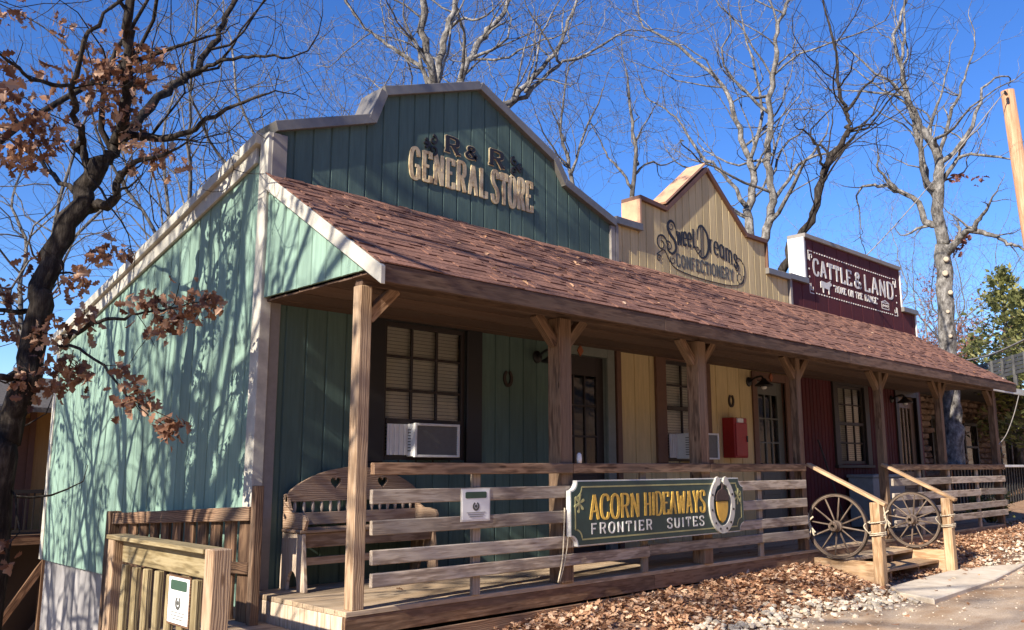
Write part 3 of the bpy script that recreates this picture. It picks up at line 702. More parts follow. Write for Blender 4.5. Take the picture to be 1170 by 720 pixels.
def door(key, trimmat, doormat, label, cols, rows, trim=.13, glz=(.95, 1.98), inset=.14):
    u0, u1, z0, z1 = DOOR[key]
    d = thing('door', (0, 0, 0), None, None)
    d.parent = B; d.location = Vector((u0, DY, 0)) - B.location
    tag(d, label)
    mb = MB(); t = trim
    mb.box((u0 - t, DY - .04, 0), (u0, DY + .06, z1 + t), 2); mb.box((u1, DY - .04, 0), (u1 + t, DY + .06, z1 + t), 2); mb.box((u0, DY - .037, z1), (u1, DY + .06, z1 + t), 0); mb.box((u0, DY - .03, 0), (u1, DY + .06, .03), 0)
    mb.build('frame', trimmat, d, bevel=.005)
    mb = MB(); y0, y1 = DY + .035, DY + .075; a, b = u0 + inset, u1 - inset
    mb.box((u0, y0, .03), (a, y1, z1), 2); mb.box((b, y0, .03), (u1, y1, z1), 2); mb.box((a, y0, .03), (b, y1, glz[0]), 2); mb.box((a, y0, glz[1]), (b, y1, z1), 0)
    for zz in ((.2, .5), (.56, .86)): mb.box((a + .03, y0 - .008, zz[0]), (b - .03, y0, zz[1]), 0)
    for i in range(1, cols):
        u = a + (b - a) * i / cols; mb.box((u - .012, y0, glz[0]), (u + .012, y1 - .01, glz[1]), 2)
    for i in range(1, rows):
        z = glz[0] + (glz[1] - glz[0]) * i / rows; mb.box((a, y0 + .003, z - .012), (b, y1 - .013, z + .012), 0)
    mb.build('door_panel', doormat, d, bevel=.003)
    mb = MB(); mb.sheet(a, b, y0 + .018, glz[0], glz[1]); mb.build('pane', 'glass', d)
    mb = MB(); mb.box((u0 - .01, DY + .25, .0), (u1 + .01, DY + .27, z1)); mb.box((u0 - .02, DY + .08, 0), (u0, DY + .27, z1)); mb.box((u1, DY + .08, 0), (u1 + .02, DY + .27, z1)); mb.build('room_lining', 'dark', d)
    mb = MB(); mb.tube([(u0 + .07, y0, .98), (u0 + .07, y0 - .03, .98), (u0 + .07, y0 - .035, .98), (u0 + .07, y0 - .06, .98), (u0 + .07, y0 - .075, .98)], [.01, .01, .026, .028, .016], 10); mb.build('knob', 'gunmetal', d, smooth=True)
    return d
door('g', 'greygreen', 'darkbrown', 'dark nine light door with grey green trim in the green wall', 3, 3, .13, inset=.12)
door('y', 'brown_trim', 'door_grey', 'grey door with tall lights and brown trim in the yellow wall', 3, 3, .12)
door('r', 'darkbrown', 'door_brown', 'brown door with tall lights in the red wall', 3, 1, .12, (.55, 2.0), .16)

# ------------------------------------------------------------------ porch
RX0, RX1 = -.13, 13.14
EY, EZ, TY, TZ = -.37, 2.345, 1.30, 3.385
sv = Vector((0, TY - EY, TZ - EZ)); SL = sv.length; su = sv / SL; sn = Vector((0, -su.z, su.y))
mb = MB(); c = Vector((0, EY, EZ)) + su * (SL / 2)
rows = 22; ex = SL / rows
for r in range(rows):
    x = RX0 - rng.uniform(0, .3)
    while x < RX1:
        wd = rng.choice((.09, .13, .17, .2)) ; a, b = max(x, RX0 - .012), min(x + wd - .004, RX1 + .012); x += wd
        if b - a < .02: continue
        up = rng.random() < .5; th = .010 if up else .0055; ln = ex * 1.25
        o = Vector(((a + b) / 2, EY, EZ)) + su * (r * ex + ln / 2 - .03 + rng.uniform(-.001, .001)) + sn * (.012 + th / 2 + (.003 if up else 0))
        tilt = .035; u2 = (su - sn * tilt).normalized(); n2 = (sn + su * tilt).normalized()
        mb.obox(o, Vector((1, 0, 0)), u2, n2, [(b - a) / 2, ln / 2, th / 2], 0)
PR = mb.build('porch_roof', 'shingle', B)
mb = MB(); mb.obox(c + sn * -.008 + Vector(((RX0 + RX1) / 2, 0, 0)), Vector((1, 0, 0)), su, sn, [(RX1 - RX0) / 2, SL / 2, .012], 0); mb.build('sheathing', 'fascia', PR)
mb = MB()
xs = [RX0 + .0, 3.1, 6.9, 10.2, RX1]
for a, b in zip(xs, xs[1:]): mb.box((a + .003, EY - .03, EZ - .135), (b, EY + .012, EZ - .004), 0)
mb.build('fascia_board', 'fascia', B, bevel=.004)
mb = MB()
for i in range(9): mb.box((RX0 + .05, EY + .02 + i * .187, EZ - .045 + .004 * (i % 2)), (RX1 - .05, EY + .2 + i * .187, EZ - .03 + .004 * (i % 2)), 0)
mb.build('soffit', 'fascia', B)
mb = MB()
for a, b in zip([-.04, 4.16, 8.53], [4.157, 8.527, 13.12]): mb.box((a, -.045, 2.25), (b, .045, 2.36), 0)
mb.build('porch_beam', 'fascia', B, bevel=.004)
# left gable of the porch
mb = MB()
gpan = [(-.30, 2.36), (1.27, 3.33)]
siding(mb, SIDE, gpan, 2.33, pitch=.21); mb.build('gable_panel', 'green', B)
f2 = lambda u, v, h: (SX - h, u, v)
mb = MB(); k = su
p0 = Vector((0, EY - .06, EZ - .03)); p1 = Vector((0, 1.30, 3.40)); 
mb.prism([(p0.y, p0.z - .13), (p1.y, p1.z - .13), (p1.y, p1.z), (p0.y, p0.z)], f2, .012, .05)
mb.build('verge_board', 'cream', B, bevel=.004)
POSTX = [0, 2.08, 4.17, 6.23, 8.53, 10.68, 13.06]
for i, x in enumerate(POSTX):
    h = .05 if i in (0, 3, 4, 5, 6) else .075
    mb = MB(); mb.box((x - h, -h, -.0), (x + h, h, 2.25), 2)
    po = mb.build('post', 'warmpost' if i == 0 else 'post', B, bevel=.006)  # corner post lighter, others darker: sun and shade put into the wood colour
    for sg in (-1, 1):
        if (i == 0 and sg < 0) or (i == 6 and sg > 0): continue
        mb = MB(); mb.bar((x + sg * (h - .01), 0, 2.02), (x + sg * (h + .23), 0, 2.265), .075, .09, (0, 0, 1)); mb.build('brace', 'post', po, bevel=.005)
# deck
mb = MB(); y = -.055; i = 0
cuts0 = [[-.10, 3.6, 8.1, 13.1], [-.10, 2.2, 6.5, 10.4, 13.1], [-.10, 4.8, 9.3, 13.1]]
while y < 1.3:
    cs = cuts0[i % 3]; b = min(y + .134, 1.32)
    for a_, b_ in zip(cs, cs[1:]): mb.box((a_ + .002, y, -.035 + rng.uniform(-.002, .001)), (b_ - .002, b, -.0 + rng.uniform(-.002, .001)), 0)
    y += .14; i += 1
mb.build('deck', 'deck', B, bevel=.003)
mb = MB()
for a, b in zip([-.10, 3.3, 6.23, 8.53, 11.0], [3.297, 6.227, 8.527, 10.997, 13.1]): mb.box((a, -.05, -.165), (b, -.012, -.037), 0)
for a, b in zip([-.05, 2.8, 5.6], [2.797, 5.597, 6.25]):
    za, zb = -.42, -.34
    mb.prism([(a, za), (b, zb), (b, -.195 + .004 * b), (a, -.195 + .004 * a)], lambda u, v, h: (u, -.03 - h, v), 0, .03)
mb.build('skirt_board', 'board', B, bevel=.003)
mb = MB(); mb.box((-.05, .1, -.6), (13.1, .14, -.06), 0); mb.build('crawl_space_shade', 'dark', B)  # near-black board stands in for the shade under the deck
mb = MB(); y = -.04
while y < 1.3:
    b = min(y + .17, 1.31); mb.box((-.10, y, -.40), (-.07, b - .006, -.037), 2); y += .17
mb.build('side_skirt', 'pale', B, bevel=.003)

# ------------------------------------------------------------------ railings
RAILS = [(.70, .80), (.50, .60), (.29, .39), (.145, .24)]
def railing(label, x0, x1, stubs, brk, zoff=0):
    o = thing('porch_railing', ((x0 + x1) / 2, -.05, 0), label, 'railing', 'slatted railings along the porch edge')
    mb = MB()
    bs = [x0] + brk[0] + [x1]
    for a, b in zip(bs, bs[1:]): mb.box((a + .002, -.115, .905), (b - .002, -.067, .99), 0)
    mb.build('top_rail', 'post', o, bevel=.006)
    for j, (za, zb) in enumerate(RAILS):
        bs = [x0 + .005 * j] + brk[1 + j % 2] + [x1]
        for a, b in zip(bs, bs[1:]):
            dz = rng.uniform(-.008, .008); mb = MB()
            mb.bar((a + .002, -.086, (za + zb) / 2 + dz), (b - .002, -.086, (za + zb) / 2 + rng.uniform(-.008, .008)), .036, zb - za)
            mb.build('rail', 'rail', o, bevel=.005)
    for x in stubs:
        mb = MB(); mb.box((x - .04, -.066, .0), (x + .04, -.03, .905), 2); mb.build('upright', 'rail', o, bevel=.004)
    return o
railing('long weathered slatted railing left of the steps, carrying the green sign', .055, 6.18, (1.06, 3.15, 5.2), ([2.12, 4.2], [2.1, 4.17], [3.17]))
railing('shorter slatted railing right of the steps behind the second wheel', 8.58, 13.12, (9.6, 10.7, 11.9), ([10.66], [10.7], [11.9]))

# ------------------------------------------------------------------ steps
st = thing('porch_steps', (7.45, -.5, -.35), 'sunlit timber porch steps with two sloping handrails on newel posts', 'steps')
for x, sg in ((6.40, -1), (8.47, 1)):
    mb = MB(); mb.box((x - .055, -.87, -.52), (x + .055, -.76, .56), 2); mb.build('newel_post', 'new', st, bevel=.006)
    mb = MB(); mb.bar((x, -.02, .985), (x, -.93, .535), .10, .038, (0, 0, 1)); mb.build('handrail', 'new', st, bevel=.005)
    mb = MB(); mb.box((x - .04 + sg * .0, -.755, -.46), (x + .0, -.05, -.09), 1); mb.build('stringer', 'new', st, bevel=.005)
for i, (y0, y1, z) in enumerate(((-.36, -.06, -.10), (-.68, -.38, -.215))):
    mb = MB()
    for k in (0, 1): mb.box((6.41, y0 + k * .152, z - .038), (8.42, y0 + k * .152 + .147, z), 0)
    mb.build('tread', 'deck' if i == 0 else 'new', st, bevel=.005)
mb = MB()
for x in (7.0, 7.8):
    mb = MB(); mb.prism([(-.06, -.139), (-.34, -.139), (-.34, -.26), (-.66, -.26), (-.66, -.42), (-.06, -.42)], lambda u, v, h: (h, u, v), x, x + .04); mb.build('carriage', 'board', st)

# ------------------------------------------------------------------ wagon wheels
def wheel(x, label, yc, R):
    o = thing('wagon_wheel', (x, -.42, -.07), label, 'wheel', 'old wagon wheels tied below the handrails')
    cy, cz = yc, -.085 + R
    fn = lambda u, v, h: (x - h, cy + u, cz + v)
    ring = lambda r, n=48: [(r * math.cos(2 * math.pi * k / n), r * math.sin(2 * math.pi * k / n)) for k in range(n)]
    def annulus(mb, r0, r1, h0, h1, n=48):
        vs = []
        for a, b in ring(1, n):
            vs += [fn(a * r1, b * r1, h1), fn(a * r0, b * r0, h1), fn(a * r0, b * r0, h0), fn(a * r1, b * r1, h0)]
        fs = [(4 * i + k, 4 * i + (k + 1) % 4, (4 * i + 4 + (k + 1) % 4) % (4 * n), (4 * i + 4 + k) % (4 * n)) for i in range(n) for k in range(4)]
        gc = [(i * .05, (k in (0, 3)) * .03, (k > 1) * .04) for i in range(n) for k in range(4)]
        mb.add(vs, fs, gc, .5)
    mb = MB(); annulus(mb, R - .036, R - .006, -.018, .018); mb.build('felloe', 'wheel', o, bevel=.003)
    mb = MB(); annulus(mb, R - .006, R, -.024, .024); mb.build('tyre', 'iron', o)
    for k in range(12):
        a = k * math.pi / 6 + .13; ca, sa = math.cos(a), math.sin(a)
        mb = MB(); mb.tube([fn(ca * .06, sa * .06, 0), fn(ca * .13, sa * .13, 0), fn(ca * .25, sa * .25, 0), fn(ca * (R - .04), sa * (R - .04), 0)], [.010, .011, .0095, .008], 8); mb.build('spoke', 'wheel', o, smooth=True)
    prof = [(-.07, .04), (-.065, .052), (-.03, .062), (.03, .066), (.04, .058), (.09, .05), (.095, .054), (.115, .052), (.118, .046)]
    mb = MB(); n = 24; vs = []
    for h, r in prof: vs += [fn(a * r, b * r, h) for a, b in ring(1, n)]
    r_ = .024; vs += [fn(a * r_, b * r_, .118) for a, b in ring(1, n)] + [fn(a * r_, b * r_, .0) for a, b in ring(1, n)]
    m = len(prof) + 2
    fs = [(i * n + k, i * n + (k + 1) % n, (i + 1) * n + (k + 1) % n, (i + 1) * n + k) for i in range(m - 1) for k in range(n)]
    fs.append(tuple(range((m - 1) * n, m * n)))
    mb.add(vs, fs, None, .9); mb.build('hub', 'wheel', o, smooth=False)
    return o
wheel(6.335, 'old wooden wagon wheel tied to the left newel post, nearer the green sign', -.372, .368)
wheel(8.405, 'old wooden wagon wheel under the right handrail, in front of the shorter railing', -.40, .358)
def rope(label, pts_list, r=.007):
    mb = MB()
    for pts in pts_list: mb.tube(sm3(pts), r, 6)
    o = mb.build('rope', 'rope', smooth=True); tag(o, label, 'rope', 'ropes tying the wheels'); return o
def sm3(pts, k=4):
    P = [Vector(pts[0])] + [Vector(q) for q in pts] + [Vector(pts[-1])]; out = []
    for i in range(1, len(P) - 2):
        for j in range(k):
            t = j / k; a, b, c, d = P[i - 1], P[i], P[i + 1], P[i + 2]
            out.append(.5 * (2 * b + (c - a) * t + (2 * a - 5 * b + 4 * c - d) * t * t + (3 * b - a - 3 * c + d) * t ** 3))
    out.append(P[-2]); return out
def wrap(x, y, z, hx, hy, n=3, dz=.018):
    out = []
    for k in range(n):
        for a, b in ((-1, -1), (1, -1), (1, 1), (-1, 1)): out.append((x + a * hx, y + b * hy, z + k * dz + .003 * a))
    return out
for x, lab1, lab2 in ((6.335, 'pale rope holding the left wheel to the railing end', 'pale rope lashing the left wheel to the left newel post'), (8.405, 'pale knotted rope holding the right wheel to the porch post', 'pale rope wound round the right newel post')):
    rope(lab1, [[(x - .03, -.10, .16), (x - .05, -.06, .30), (x - .03, -.03, .42), (x - .06, -.02, .33), (x - .05, -.09, .24), (x - .04, -.12, .20)], [(x - .05, -.06, .30), (x - .09, -.08, .2), (x - .07, -.03, .1)], [(x - .03, -.10, .38), (x - .045, -.05, .33), (x - .03, -.02, .27), (x - .04, -.08, .26)], [(x - .05, -.05, .33), (x - .09, -.03, .22), (x - .10, -.05, .13)]], .011)
    rope(lab2, [wrap(x + .065, -.815, .20, .064, .064), wrap(x + .065, -.815, .335, .064, .064, 2), [(x + .0, -.755, .21), (x - .03, -.73, .25), (x - .03, -.70, .3), (x, -.73, .34), (x + .01, -.755, .335)]])

# ------------------------------------------------------------------ hanging sign
SY = -.118
sg = thing('hanging_sign', (3.37, SY, .3), 'dark green board sign reading ACORN HIDEAWAYS FRONTIER SUITES fixed to the railing', 'sign')
SF = lambda u, v, h: (u, SY - h, v)
def notched(u0, u1, v0, v1, r, n=6):
    out = []
    for cx, cy, a0 in ((u0, v0, math.pi / 2), (u1, v0, math.pi), (u1, v1, -math.pi / 2), (u0, v1, 0)):
        for k in range(n + 1):
            a = a0 - k / n * math.pi / 2; out.append((cx + r * math.cos(a), cy + r * math.sin(a)))
    return out
mb = MB(); mb.prism(notched(2.02, 4.70, .300, .845, .085), SF, -.002, .045); mb.build('board_edge', 'offwhite', sg)
mb = MB(); mb.prism(notched(2.03, 4.69, .310, .835, .085), SF, .04, .050); mb.build('board', 'signgreen', sg)
mb = MB(); p = Pen(mb, SF, .048, .004); q = notched(2.075, 4.645, .355, .79, .085); p.stroke(q + q[:2], lambda a, b, t: .013)
for cx, sgn in ((2.125, 1), (4.585, -1)):
    for a in (0, 60, 120, 180, 240, 300):
        a = R_(a + 20); e = (cx + .055 * math.cos(a), .655 + .07 * math.sin(a)); p.stroke([(cx, .655), e], lambda a, b, t: .012 + .014 * t); p.dot(e, .013)
mb.build('border_line', 'goldline', sg)
mb = MB(); p = Pen(mb, SF, .048, .007); p.text('ACORN', 2.265, 2.93, .515, .205, .15, .075, .055, .17); p.text('HIDEAWAYS', 3.02, 3.985, .52, .205, .14, .075, .05, .17)
tag(mb.build('lettering', 'gold', sg), 'gold slab letters reading ACORN HIDEAWAYS')
mb = MB(); p = Pen(mb, SF, .048, .005); p.text('FRONTIER', 2.28, 3.12, .392, .088, .16, .14, 0, .3); p.text('SUITES', 3.36, 3.96, .392, .088, .16, .14, 0, .3)
tag(mb.build('lettering', 'offwhite', sg), 'white letters reading FRONTIER SUITES')
# horseshoe emblem with acorn
def shoe(mb, fn, cx, cz, a, b, wd, h0, h1, n=36, gapang=.42):
    pts = []
    for k in range(n + 1):
        t = math.pi / 2 + gapang + (2 * math.pi - 2 * gapang) * k / n
        pts.append((cx + a * math.cos(t) * (1.0 if math.sin(t) < .2 else 1 - .12 * (math.sin(t) - .2)), cz + b * math.sin(t)))
    pen = Pen(mb, fn, h0, h1 - h0); pen.stroke(pts, lambda dx, dy, t: wd * (1 + .25 * math.sin(math.pi * t))); return pts
mb = MB(); ps = shoe(mb, SF, 4.275, .585, .195, .25, .06, .05, .07)
for e in (ps[0], ps[-1]): Pen(mb, SF, .05, .021).dot(e, .046)
mb.build('horseshoe', 'shoegrey', sg)
mb = MB(); p = Pen(mb, SF, .071, .003)
for k in (5, 9, 13, 16, 20, 23, 27, 31): p.dot(ps[k], .012)
mb.build('nail_hole', 'ink', sg)
mb = MB(); mb.prism([(4.275 + .105 * x, .575 + .155 * y) for x, y in [(-1, .25), (-.97, -.2), (-.8, -.62), (-.45, -.95), (0, -1.12), (.45, -.95), (.8, -.62), (.97, -.2), (1, .25)]], SF, .05, .068); mb.build('acorn_nut', 'acorn_nut', sg, bevel=.004)
mb = MB(); mb.prism([(4.275 + .12 * x, .66 + .1 * y) for x, y in [(-1, -.4), (1, -.4), (.95, .15), (.6, .6), (.2, .8), (.25, 1.25), (0, 1.35), (-.1, .8), (-.6, .6), (-.95, .15)]], SF, .05, .074); mb.build('acorn_cap', 'acorn_cap', sg, bevel=.004)

def emblem_notice(name, fn, u0, u1, v0, v1, label, back):
    o = thing(name, fn((u0 + u1) / 2, v0, 0), label, 'notice')
    mb = MB(); mb.prism([(u0 - .012, v0 - .012), (u1 + .012, v0 - .012), (u1 + .012, v1 + .012), (u0 - .012, v1 + .012)], fn, 0, .005); mb.build('backing_board', back, o)
    mb = MB(); mb.prism([(u0, v0), (u1, v0), (u1, v1), (u0, v1)], fn, .004, .007); mb.build('sheet', 'paper', o)
    w_, h = u1 - u0, v1 - v0; x = lambda t: u0 + w_ * t; z = lambda t: v0 + h * t
    mb = MB(); mb.prism([(x(.10), z(.75)), (x(.14), z(.72)), (x(.86), z(.72)), (x(.90), z(.75)), (x(.90), z(.91)), (x(.86), z(.94)), (x(.14), z(.94)), (x(.10), z(.91))], fn, .006, .009); mb.build('header', 'noticegreen', o)
    mb = MB(); p = Pen(mb, fn, .006, .0035); shoe(mb, fn, x(.5), z(.45), w_ * .1, h * .12, w_ * .05, .006, .009, 18); p.dot((x(.5), z(.45)), w_ * .05)
    for k, zz in enumerate((.24, .17, .10)): p.stroke([(x(.15 + .05 * k), z(zz)), (x(.85 - .05 * k), z(zz))], lambda a, b, t: h * .012)
    mb.build('emblem', 'greyink', o)
    return o
emblem_notice('notice', lambda u, v, h: (u, -.104 - h, v), .875, 1.145, .565, .785, 'white notice with green header on the porch railing rails', 'offwhite')

# ------------------------------------------------------------------ bench
bn = thing('porch_bench', (.85, 1.1, 0), 'weathered wooden porch bench with arched heart cut back and pale scalloped end', 'bench')
BX0, BX1, BY0, BY1 = .165, 1.50, .97, 1.29
def heart(cx, cz, s, side, n=9):
    """half outline of a heart from bottom tip to top dip"""
    pts = []
    for k in range(n + 1):
        t = math.pi * (1 - k / n); x = 16 * math.sin(t) ** 3; y = 13 * math.cos(t) - 5 * math.cos(2 * t) - 2 * math.cos(3 * t) - math.cos(4 * t)
        pts.append((cx + side * x * s / 16, cz + y * s / 16))
    return pts
BK = lambda u, v, h: (u, 1.25 - h, v)
topz = lambda u: .735 + .225 * (1 - ((u - (BX0 + BX1) / 2) / ((BX1 - BX0) / 2)) ** 2) ** .8 if BX0 < u < BX1 else .735
h1x, h2x, hz, hs = .62, 1.10, .83, .055
mb = MB()
def arcpts(a, b, n=10): return [(a + (b - a) * k / n, topz(a + (b - a) * k / n)) for k in range(n + 1)]
segs = [(BX0, h1x, None, h1x), (h1x, h2x, h1x, h2x), (h2x, BX1, h2x, None)]
for a, b, la, lb in segs:
    poly = [(a, .68)] if la is None else [(a, .68)]
    poly.append((b, .68))
    if lb is not None: poly += heart(lb, hz, hs, -1)
    poly += arcpts(a, b)[::-1]
    if la is not None: poly += heart(la, hz, hs, 1)[::-1]
    mb.prism(poly, BK, -.015, .015, 0)
mb.build('backrest', 'bench', bn)
for k in range(15):
    mb = MB(); u = BX0 + .08 + k * (BX1 - BX0 - .16) / 14; mb.tube([(u, 1.25, .585), (u, 1.25, .61), (u, 1.25, .635), (u, 1.25, .66), (u, 1.25, .685)], [.009, .013, .016, .013, .009], 8); mb.build('spindle', 'benchpale', bn, smooth=True)
mb = MB(); mb.box((BX0 + .02, 1.235, .49), (BX1 - .02, 1.265, .59), 0); mb.build('lower_rail', 'bench', bn, bevel=.003)
mb = MB()
for k in range(3): mb.box((BX0 - .02, BY0 + .003 + k * .1, .445), (BX1 + .02, BY0 + .097 + k * .1, .47), 0)
mb.build('seat', 'bench', bn, bevel=.004)
mb = MB(); mb.box((BX0 + .02, BY0 + .03, .33), (BX1 - .02, BY0 + .055, .44), 0); mb.box((BX0 + .02, 1.05, .19), (BX1 - .02, 1.08, .25), 0); mb.build('apron', 'bench', bn, bevel=.003)
EN = lambda u, v, h: (h, u, v)
for x, mt in ((BX0, 'benchpale'), (BX1 - .03, 'bench')):
    y0, y1 = BY0 - .02, BY1 + .0
    leg = [(y0 - .03, 0), (y0 + .09, 0)]; a0, a1 = y0 + .09, y1 - .09
    for k in range(1, 10): leg.append(((a0 + a1) / 2 - math.cos(math.pi * k / 10) * (a1 - a0) / 2, .15 * math.sin(math.pi * k / 10) ** .8))
    leg += [(y1 - .09, 0), (y1 + .02, 0), (y1 + .0, .44), (y0 + .03, .44)]
    mb = MB(); mb.prism(leg, EN, x, x + .03, 1); mb.build('end_panel', mt, bn, bevel=.003)
    arm = [(y0 + .01, .472), (y1 + .0, .472), (y1 + .01, .735), (y1 - .035, .75), (y1 - .06, .70), (y1 - .09, .63), (y1 - .16, .60), (y0 + .10, .60), (y0 + .01, .585), (y0 - .02, .545)]
    mb = MB(); mb.prism(arm, EN, x, x + .03, 0); mb.build('arm_panel', 'bench', bn, bevel=.003)

# ------------------------------------------------------------------ air conditioners
def aircon(u0, u1, ub, z0, z1, proj, label):
    o = thing('window_air_conditioner', ((u0 + u1) / 2, DY, z0), label, 'air conditioner', 'air conditioners in the porch windows')
    if ub > u0 + .02:
        mb = MB(); n = 9
        for k in range(n):
            a = u0 + .01 + (ub - u0 - .01) * k / n; mb.box((a, DY - .03 - .008 * (k % 2), z0 + .02), (a + (ub - u0 - .01) / n - .002, DY - .022, z1 - .01), 2)
        mb.build('side_curtain', 'ac', o)
    yf = DY - proj
    mb = MB(); mb.box((ub, yf + .02, z0 + .005), (u1, DY + .04, z1 - .005)); mb.build('case', 'ac', o, bevel=.008)
    mb = MB(); w_ = .022
    mb.box((ub - .004, yf - .01, z0), (ub + w_, yf + .019, z1)); mb.box((u1 - w_, yf - .01, z0), (u1 + .004, yf + .019, z1)); mb.box((ub + w_, yf - .009, z1 - w_), (u1 - w_, yf + .019, z1)); mb.box((ub + w_, yf - .009, z0), (u1 - w_, yf + .019, z0 + w_))
    mb.build('grille_frame', 'ac', o, bevel=.003)
    mb = MB(); mb.box((ub + w_, yf + .008, z0 + w_), (u1 - w_, yf + .019, z1 - w_))
    n = 16
    for k in range(n): z = z0 + .03 + (z1 - z0 - .06) * k / (n - 1); mb.box((ub + w_, yf + .001, z - .002), (u1 - w_, yf + .008, z + .002), 0)
    mb.build('grille', 'acdark', o)
    mb = MB()
    for k in range(8): z = z0 + .06 + k * (z1 - z0 - .12) / 7; mb.box((ub - .003, yf + .06, z - .006), (ub + .001, yf + .15, z + .006), 1)
    mb.build('side_louvre', 'acdark', o)
    return o
aircon(1.175, 1.95, 1.42, 1.045, 1.355, .13, 'white window air conditioner with pleated side panel in the black framed window')
aircon(5.445, 6.12, 5.62, 1.045, 1.37, .30, 'white window air conditioner in the brown framed window of the yellow wall')

# ------------------------------------------------------------------ wall things
for u, z, lab in ((3.14, 2.12, 'dark gooseneck wall lamp beside the door in the green wall'), (7.38, 2.13, 'dark gooseneck wall lamp beside the door in the yellow wall'), (12.10, 2.13, 'dark gooseneck wall lamp beside the door in the red wall')):
    o = thing('wall_lamp', (u, DY, z), lab, 'lamp', 'barn lamps on the porch wall')
    mb = MB(); mb.tube([(u, DY - .012, z), (u, DY - .03, z), (u, DY - .04, z)], [.07, .06, .02], 14); mb.build('mount', 'black', o, smooth=True)
    mb = MB(); mb.tube(sm3([(u, DY - .03, z), (u, DY - .12, z + .05), (u, DY - .22, z + .06), (u, DY - .25, z + .0)]), .014, 8); mb.build('arm', 'black', o, smooth=True)
    mb = MB(); mb.tube([(u, DY - .25, z + .03), (u, DY - .25, z + .0), (u, DY - .25, z - .03), (u, DY - .25, z - .06), (u, DY - .25, z - .075)], [.03, .045, .08, .125, .13], 18, True); mb.build('shade', 'black', o, smooth=True)
    mb = MB(); mb.tube([(u, DY - .25, z - .08), (u, DY - .25, z - .1), (u, DY - .25, z - .12)], [.04, .04, .02], 10); mb.build('bulb', 'offwhite', o, smooth=True)
for u, z, lab, mt in ((2.70, 1.86, 'iron horseshoe nailed on the green wall', 'iron'), (6.90, 1.84, 'iron horseshoe nailed on the yellow wall above the red cabinet', 'iron')):
    mb = MB(); shoe(mb, FR, u, z, .05, .075, .026, .013, .03, 24, .45)
    tag(mb.build('horseshoe', mt), lab, 'horseshoe', 'horseshoes on the porch wall')
o = thing('extinguisher_cabinet', (6.82, DY, 1.07), 'red fire extinguisher cabinet on the yellow wall', 'cabinet')
mb = MB(); mb.box((6.66, DY - .2, 1.07), (6.98, DY - .012, 1.60)); mb.build('case', 'redbox', o, bevel=.01)
mb = MB(); mb.box((6.68, DY - .215, 1.09), (6.96, DY - .2, 1.53), 2); mb.build('door', 'redbox', o, bevel=.006)
mb = MB(); mb.box((6.72, DY - .219, 1.535), (6.86, DY - .2, 1.59)); mb.build('label_plate', 'offwhite', o)
mb = MB(); mb.box((6.925, DY - .228, 1.28), (6.945, DY - .214, 1.36)); mb.build('latch', 'gunmetal', o)
for u, z, lab in ((3.80, 2.245, 'small orange diamond tile above the door in the green wall'), (7.94, 2.225, 'small orange diamond tile above the door in the yellow wall')):
    mb = MB(); mb.prism([(u - .05, z), (u, z - .065), (u + .05, z), (u, z + .065)], lambda a, b, h: (a, DY - .04 - h, b), 0, .012); tag(mb.build('door_tile', paint('orange_tile', (.30, .085, .03), .5)), lab, 'tile', 'diamond tiles above the doors')
o = thing('storage_box', (10.7, 1.0, 0), 'pale grey low storage box below the window in the red wall', 'box')
mb = MB(); mb.box((10.12, .86, 0.02), (11.3, 1.26, .78)); mb.build('box_body', 'greypanel', o, bevel=.01)
mb = MB(); mb.box((10.1, .84, .78), (11.32, 1.28, .83)); mb.build('lid', 'greypanel', o, bevel=.01)
o = thing('broom', (9.25, 1.2, 0), 'dark broom leaning on the red wall left of its window', 'broom')
mb = MB(); mb.tube([(9.30, .98, .24), (9.20, 1.26, 1.36)], .014, 8); mb.build('handle', 'darkbrown', o)
mb = MB(); mb.prism([(9.2, 0.0), (9.45, 0.0), (9.36, .26), (9.26, .26)], lambda u, v, h: (u, .95 + h + v * .15, v), -.03, .03, 1); mb.build('bristles', 'brownfence', o)
mb = MB(); mb.tube([(2.22, -.09, .991), (2.22, -.09, 1.03), (2.22, -.09, 1.065), (2.22, -.09, 1.08)], [.022, .024, .02, .008], 10); tag(mb.build('white_cup', 'white', smooth=True), 'small white cup on the top rail beside the second post', 'cup')
mb = MB()
for dx in (0, .055): mb.tube(sm3([(1.99 + dx, -.125, .62), (1.975 + dx, -.128, .4), (1.96 + dx * .6, -.122, .2), (1.93 + dx * .3, -.1, .02)]), .006, 6)
tag(mb.build('cord', 'rope', smooth=True), 'pale cord hanging past the left end of the green sign', 'cord')

# ------------------------------------------------------------------ ramp and its railings at the left
o = thing('ramp', (-.6, 1.5, -.3), 'low timber ramp of worn boards beside the left end of the porch', 'ramp')
mb = MB(); x = -1.12
i = 0
y = -.9
while y < 1.35:
    z = -.19 - max(0, y - 1.2) * .06; mb.box((-1.16, y, z - .04), (-.112 if y > -.1 else -.112, y + .135, z + rng.uniform(-.002, .002)), 0); y += .142
mb.build('boards', 'deck', o, bevel=.004)
mb = MB(); mb.box((-1.15, -.86, -.42), (-1.11, 1.4, -.29), 1); mb.box((-.20, -.86, -.42), (-.16, 1.2, -.29), 1)
for y in (-.5, 1.25): mb.box((-1.11, y, -1.9), (-1.02, y + .09, -.29), 2)
mb.build('bearers', 'board', o)
o = thing('picket_railing', (-1.13, .6, -.2), 'yellowish picket railing panel on the outer side of the ramp, nearest the viewer', 'railing')
YO = -.27
for y in (-.13, 1.36):
    y += YO; mb = MB(); mb.box((-1.245, y - .055, -1.4), (-1.135, y + .055, 0.475 if y > 0 else .505), 2); mb.build('post', 'warmpost', o, bevel=.005)
mb = MB(); mb.box((-1.255, -.07 + YO, .475), (-1.12, 1.43 + YO, .503), 1); mb.build('cap_rail', 'picket', o, bevel=.004)
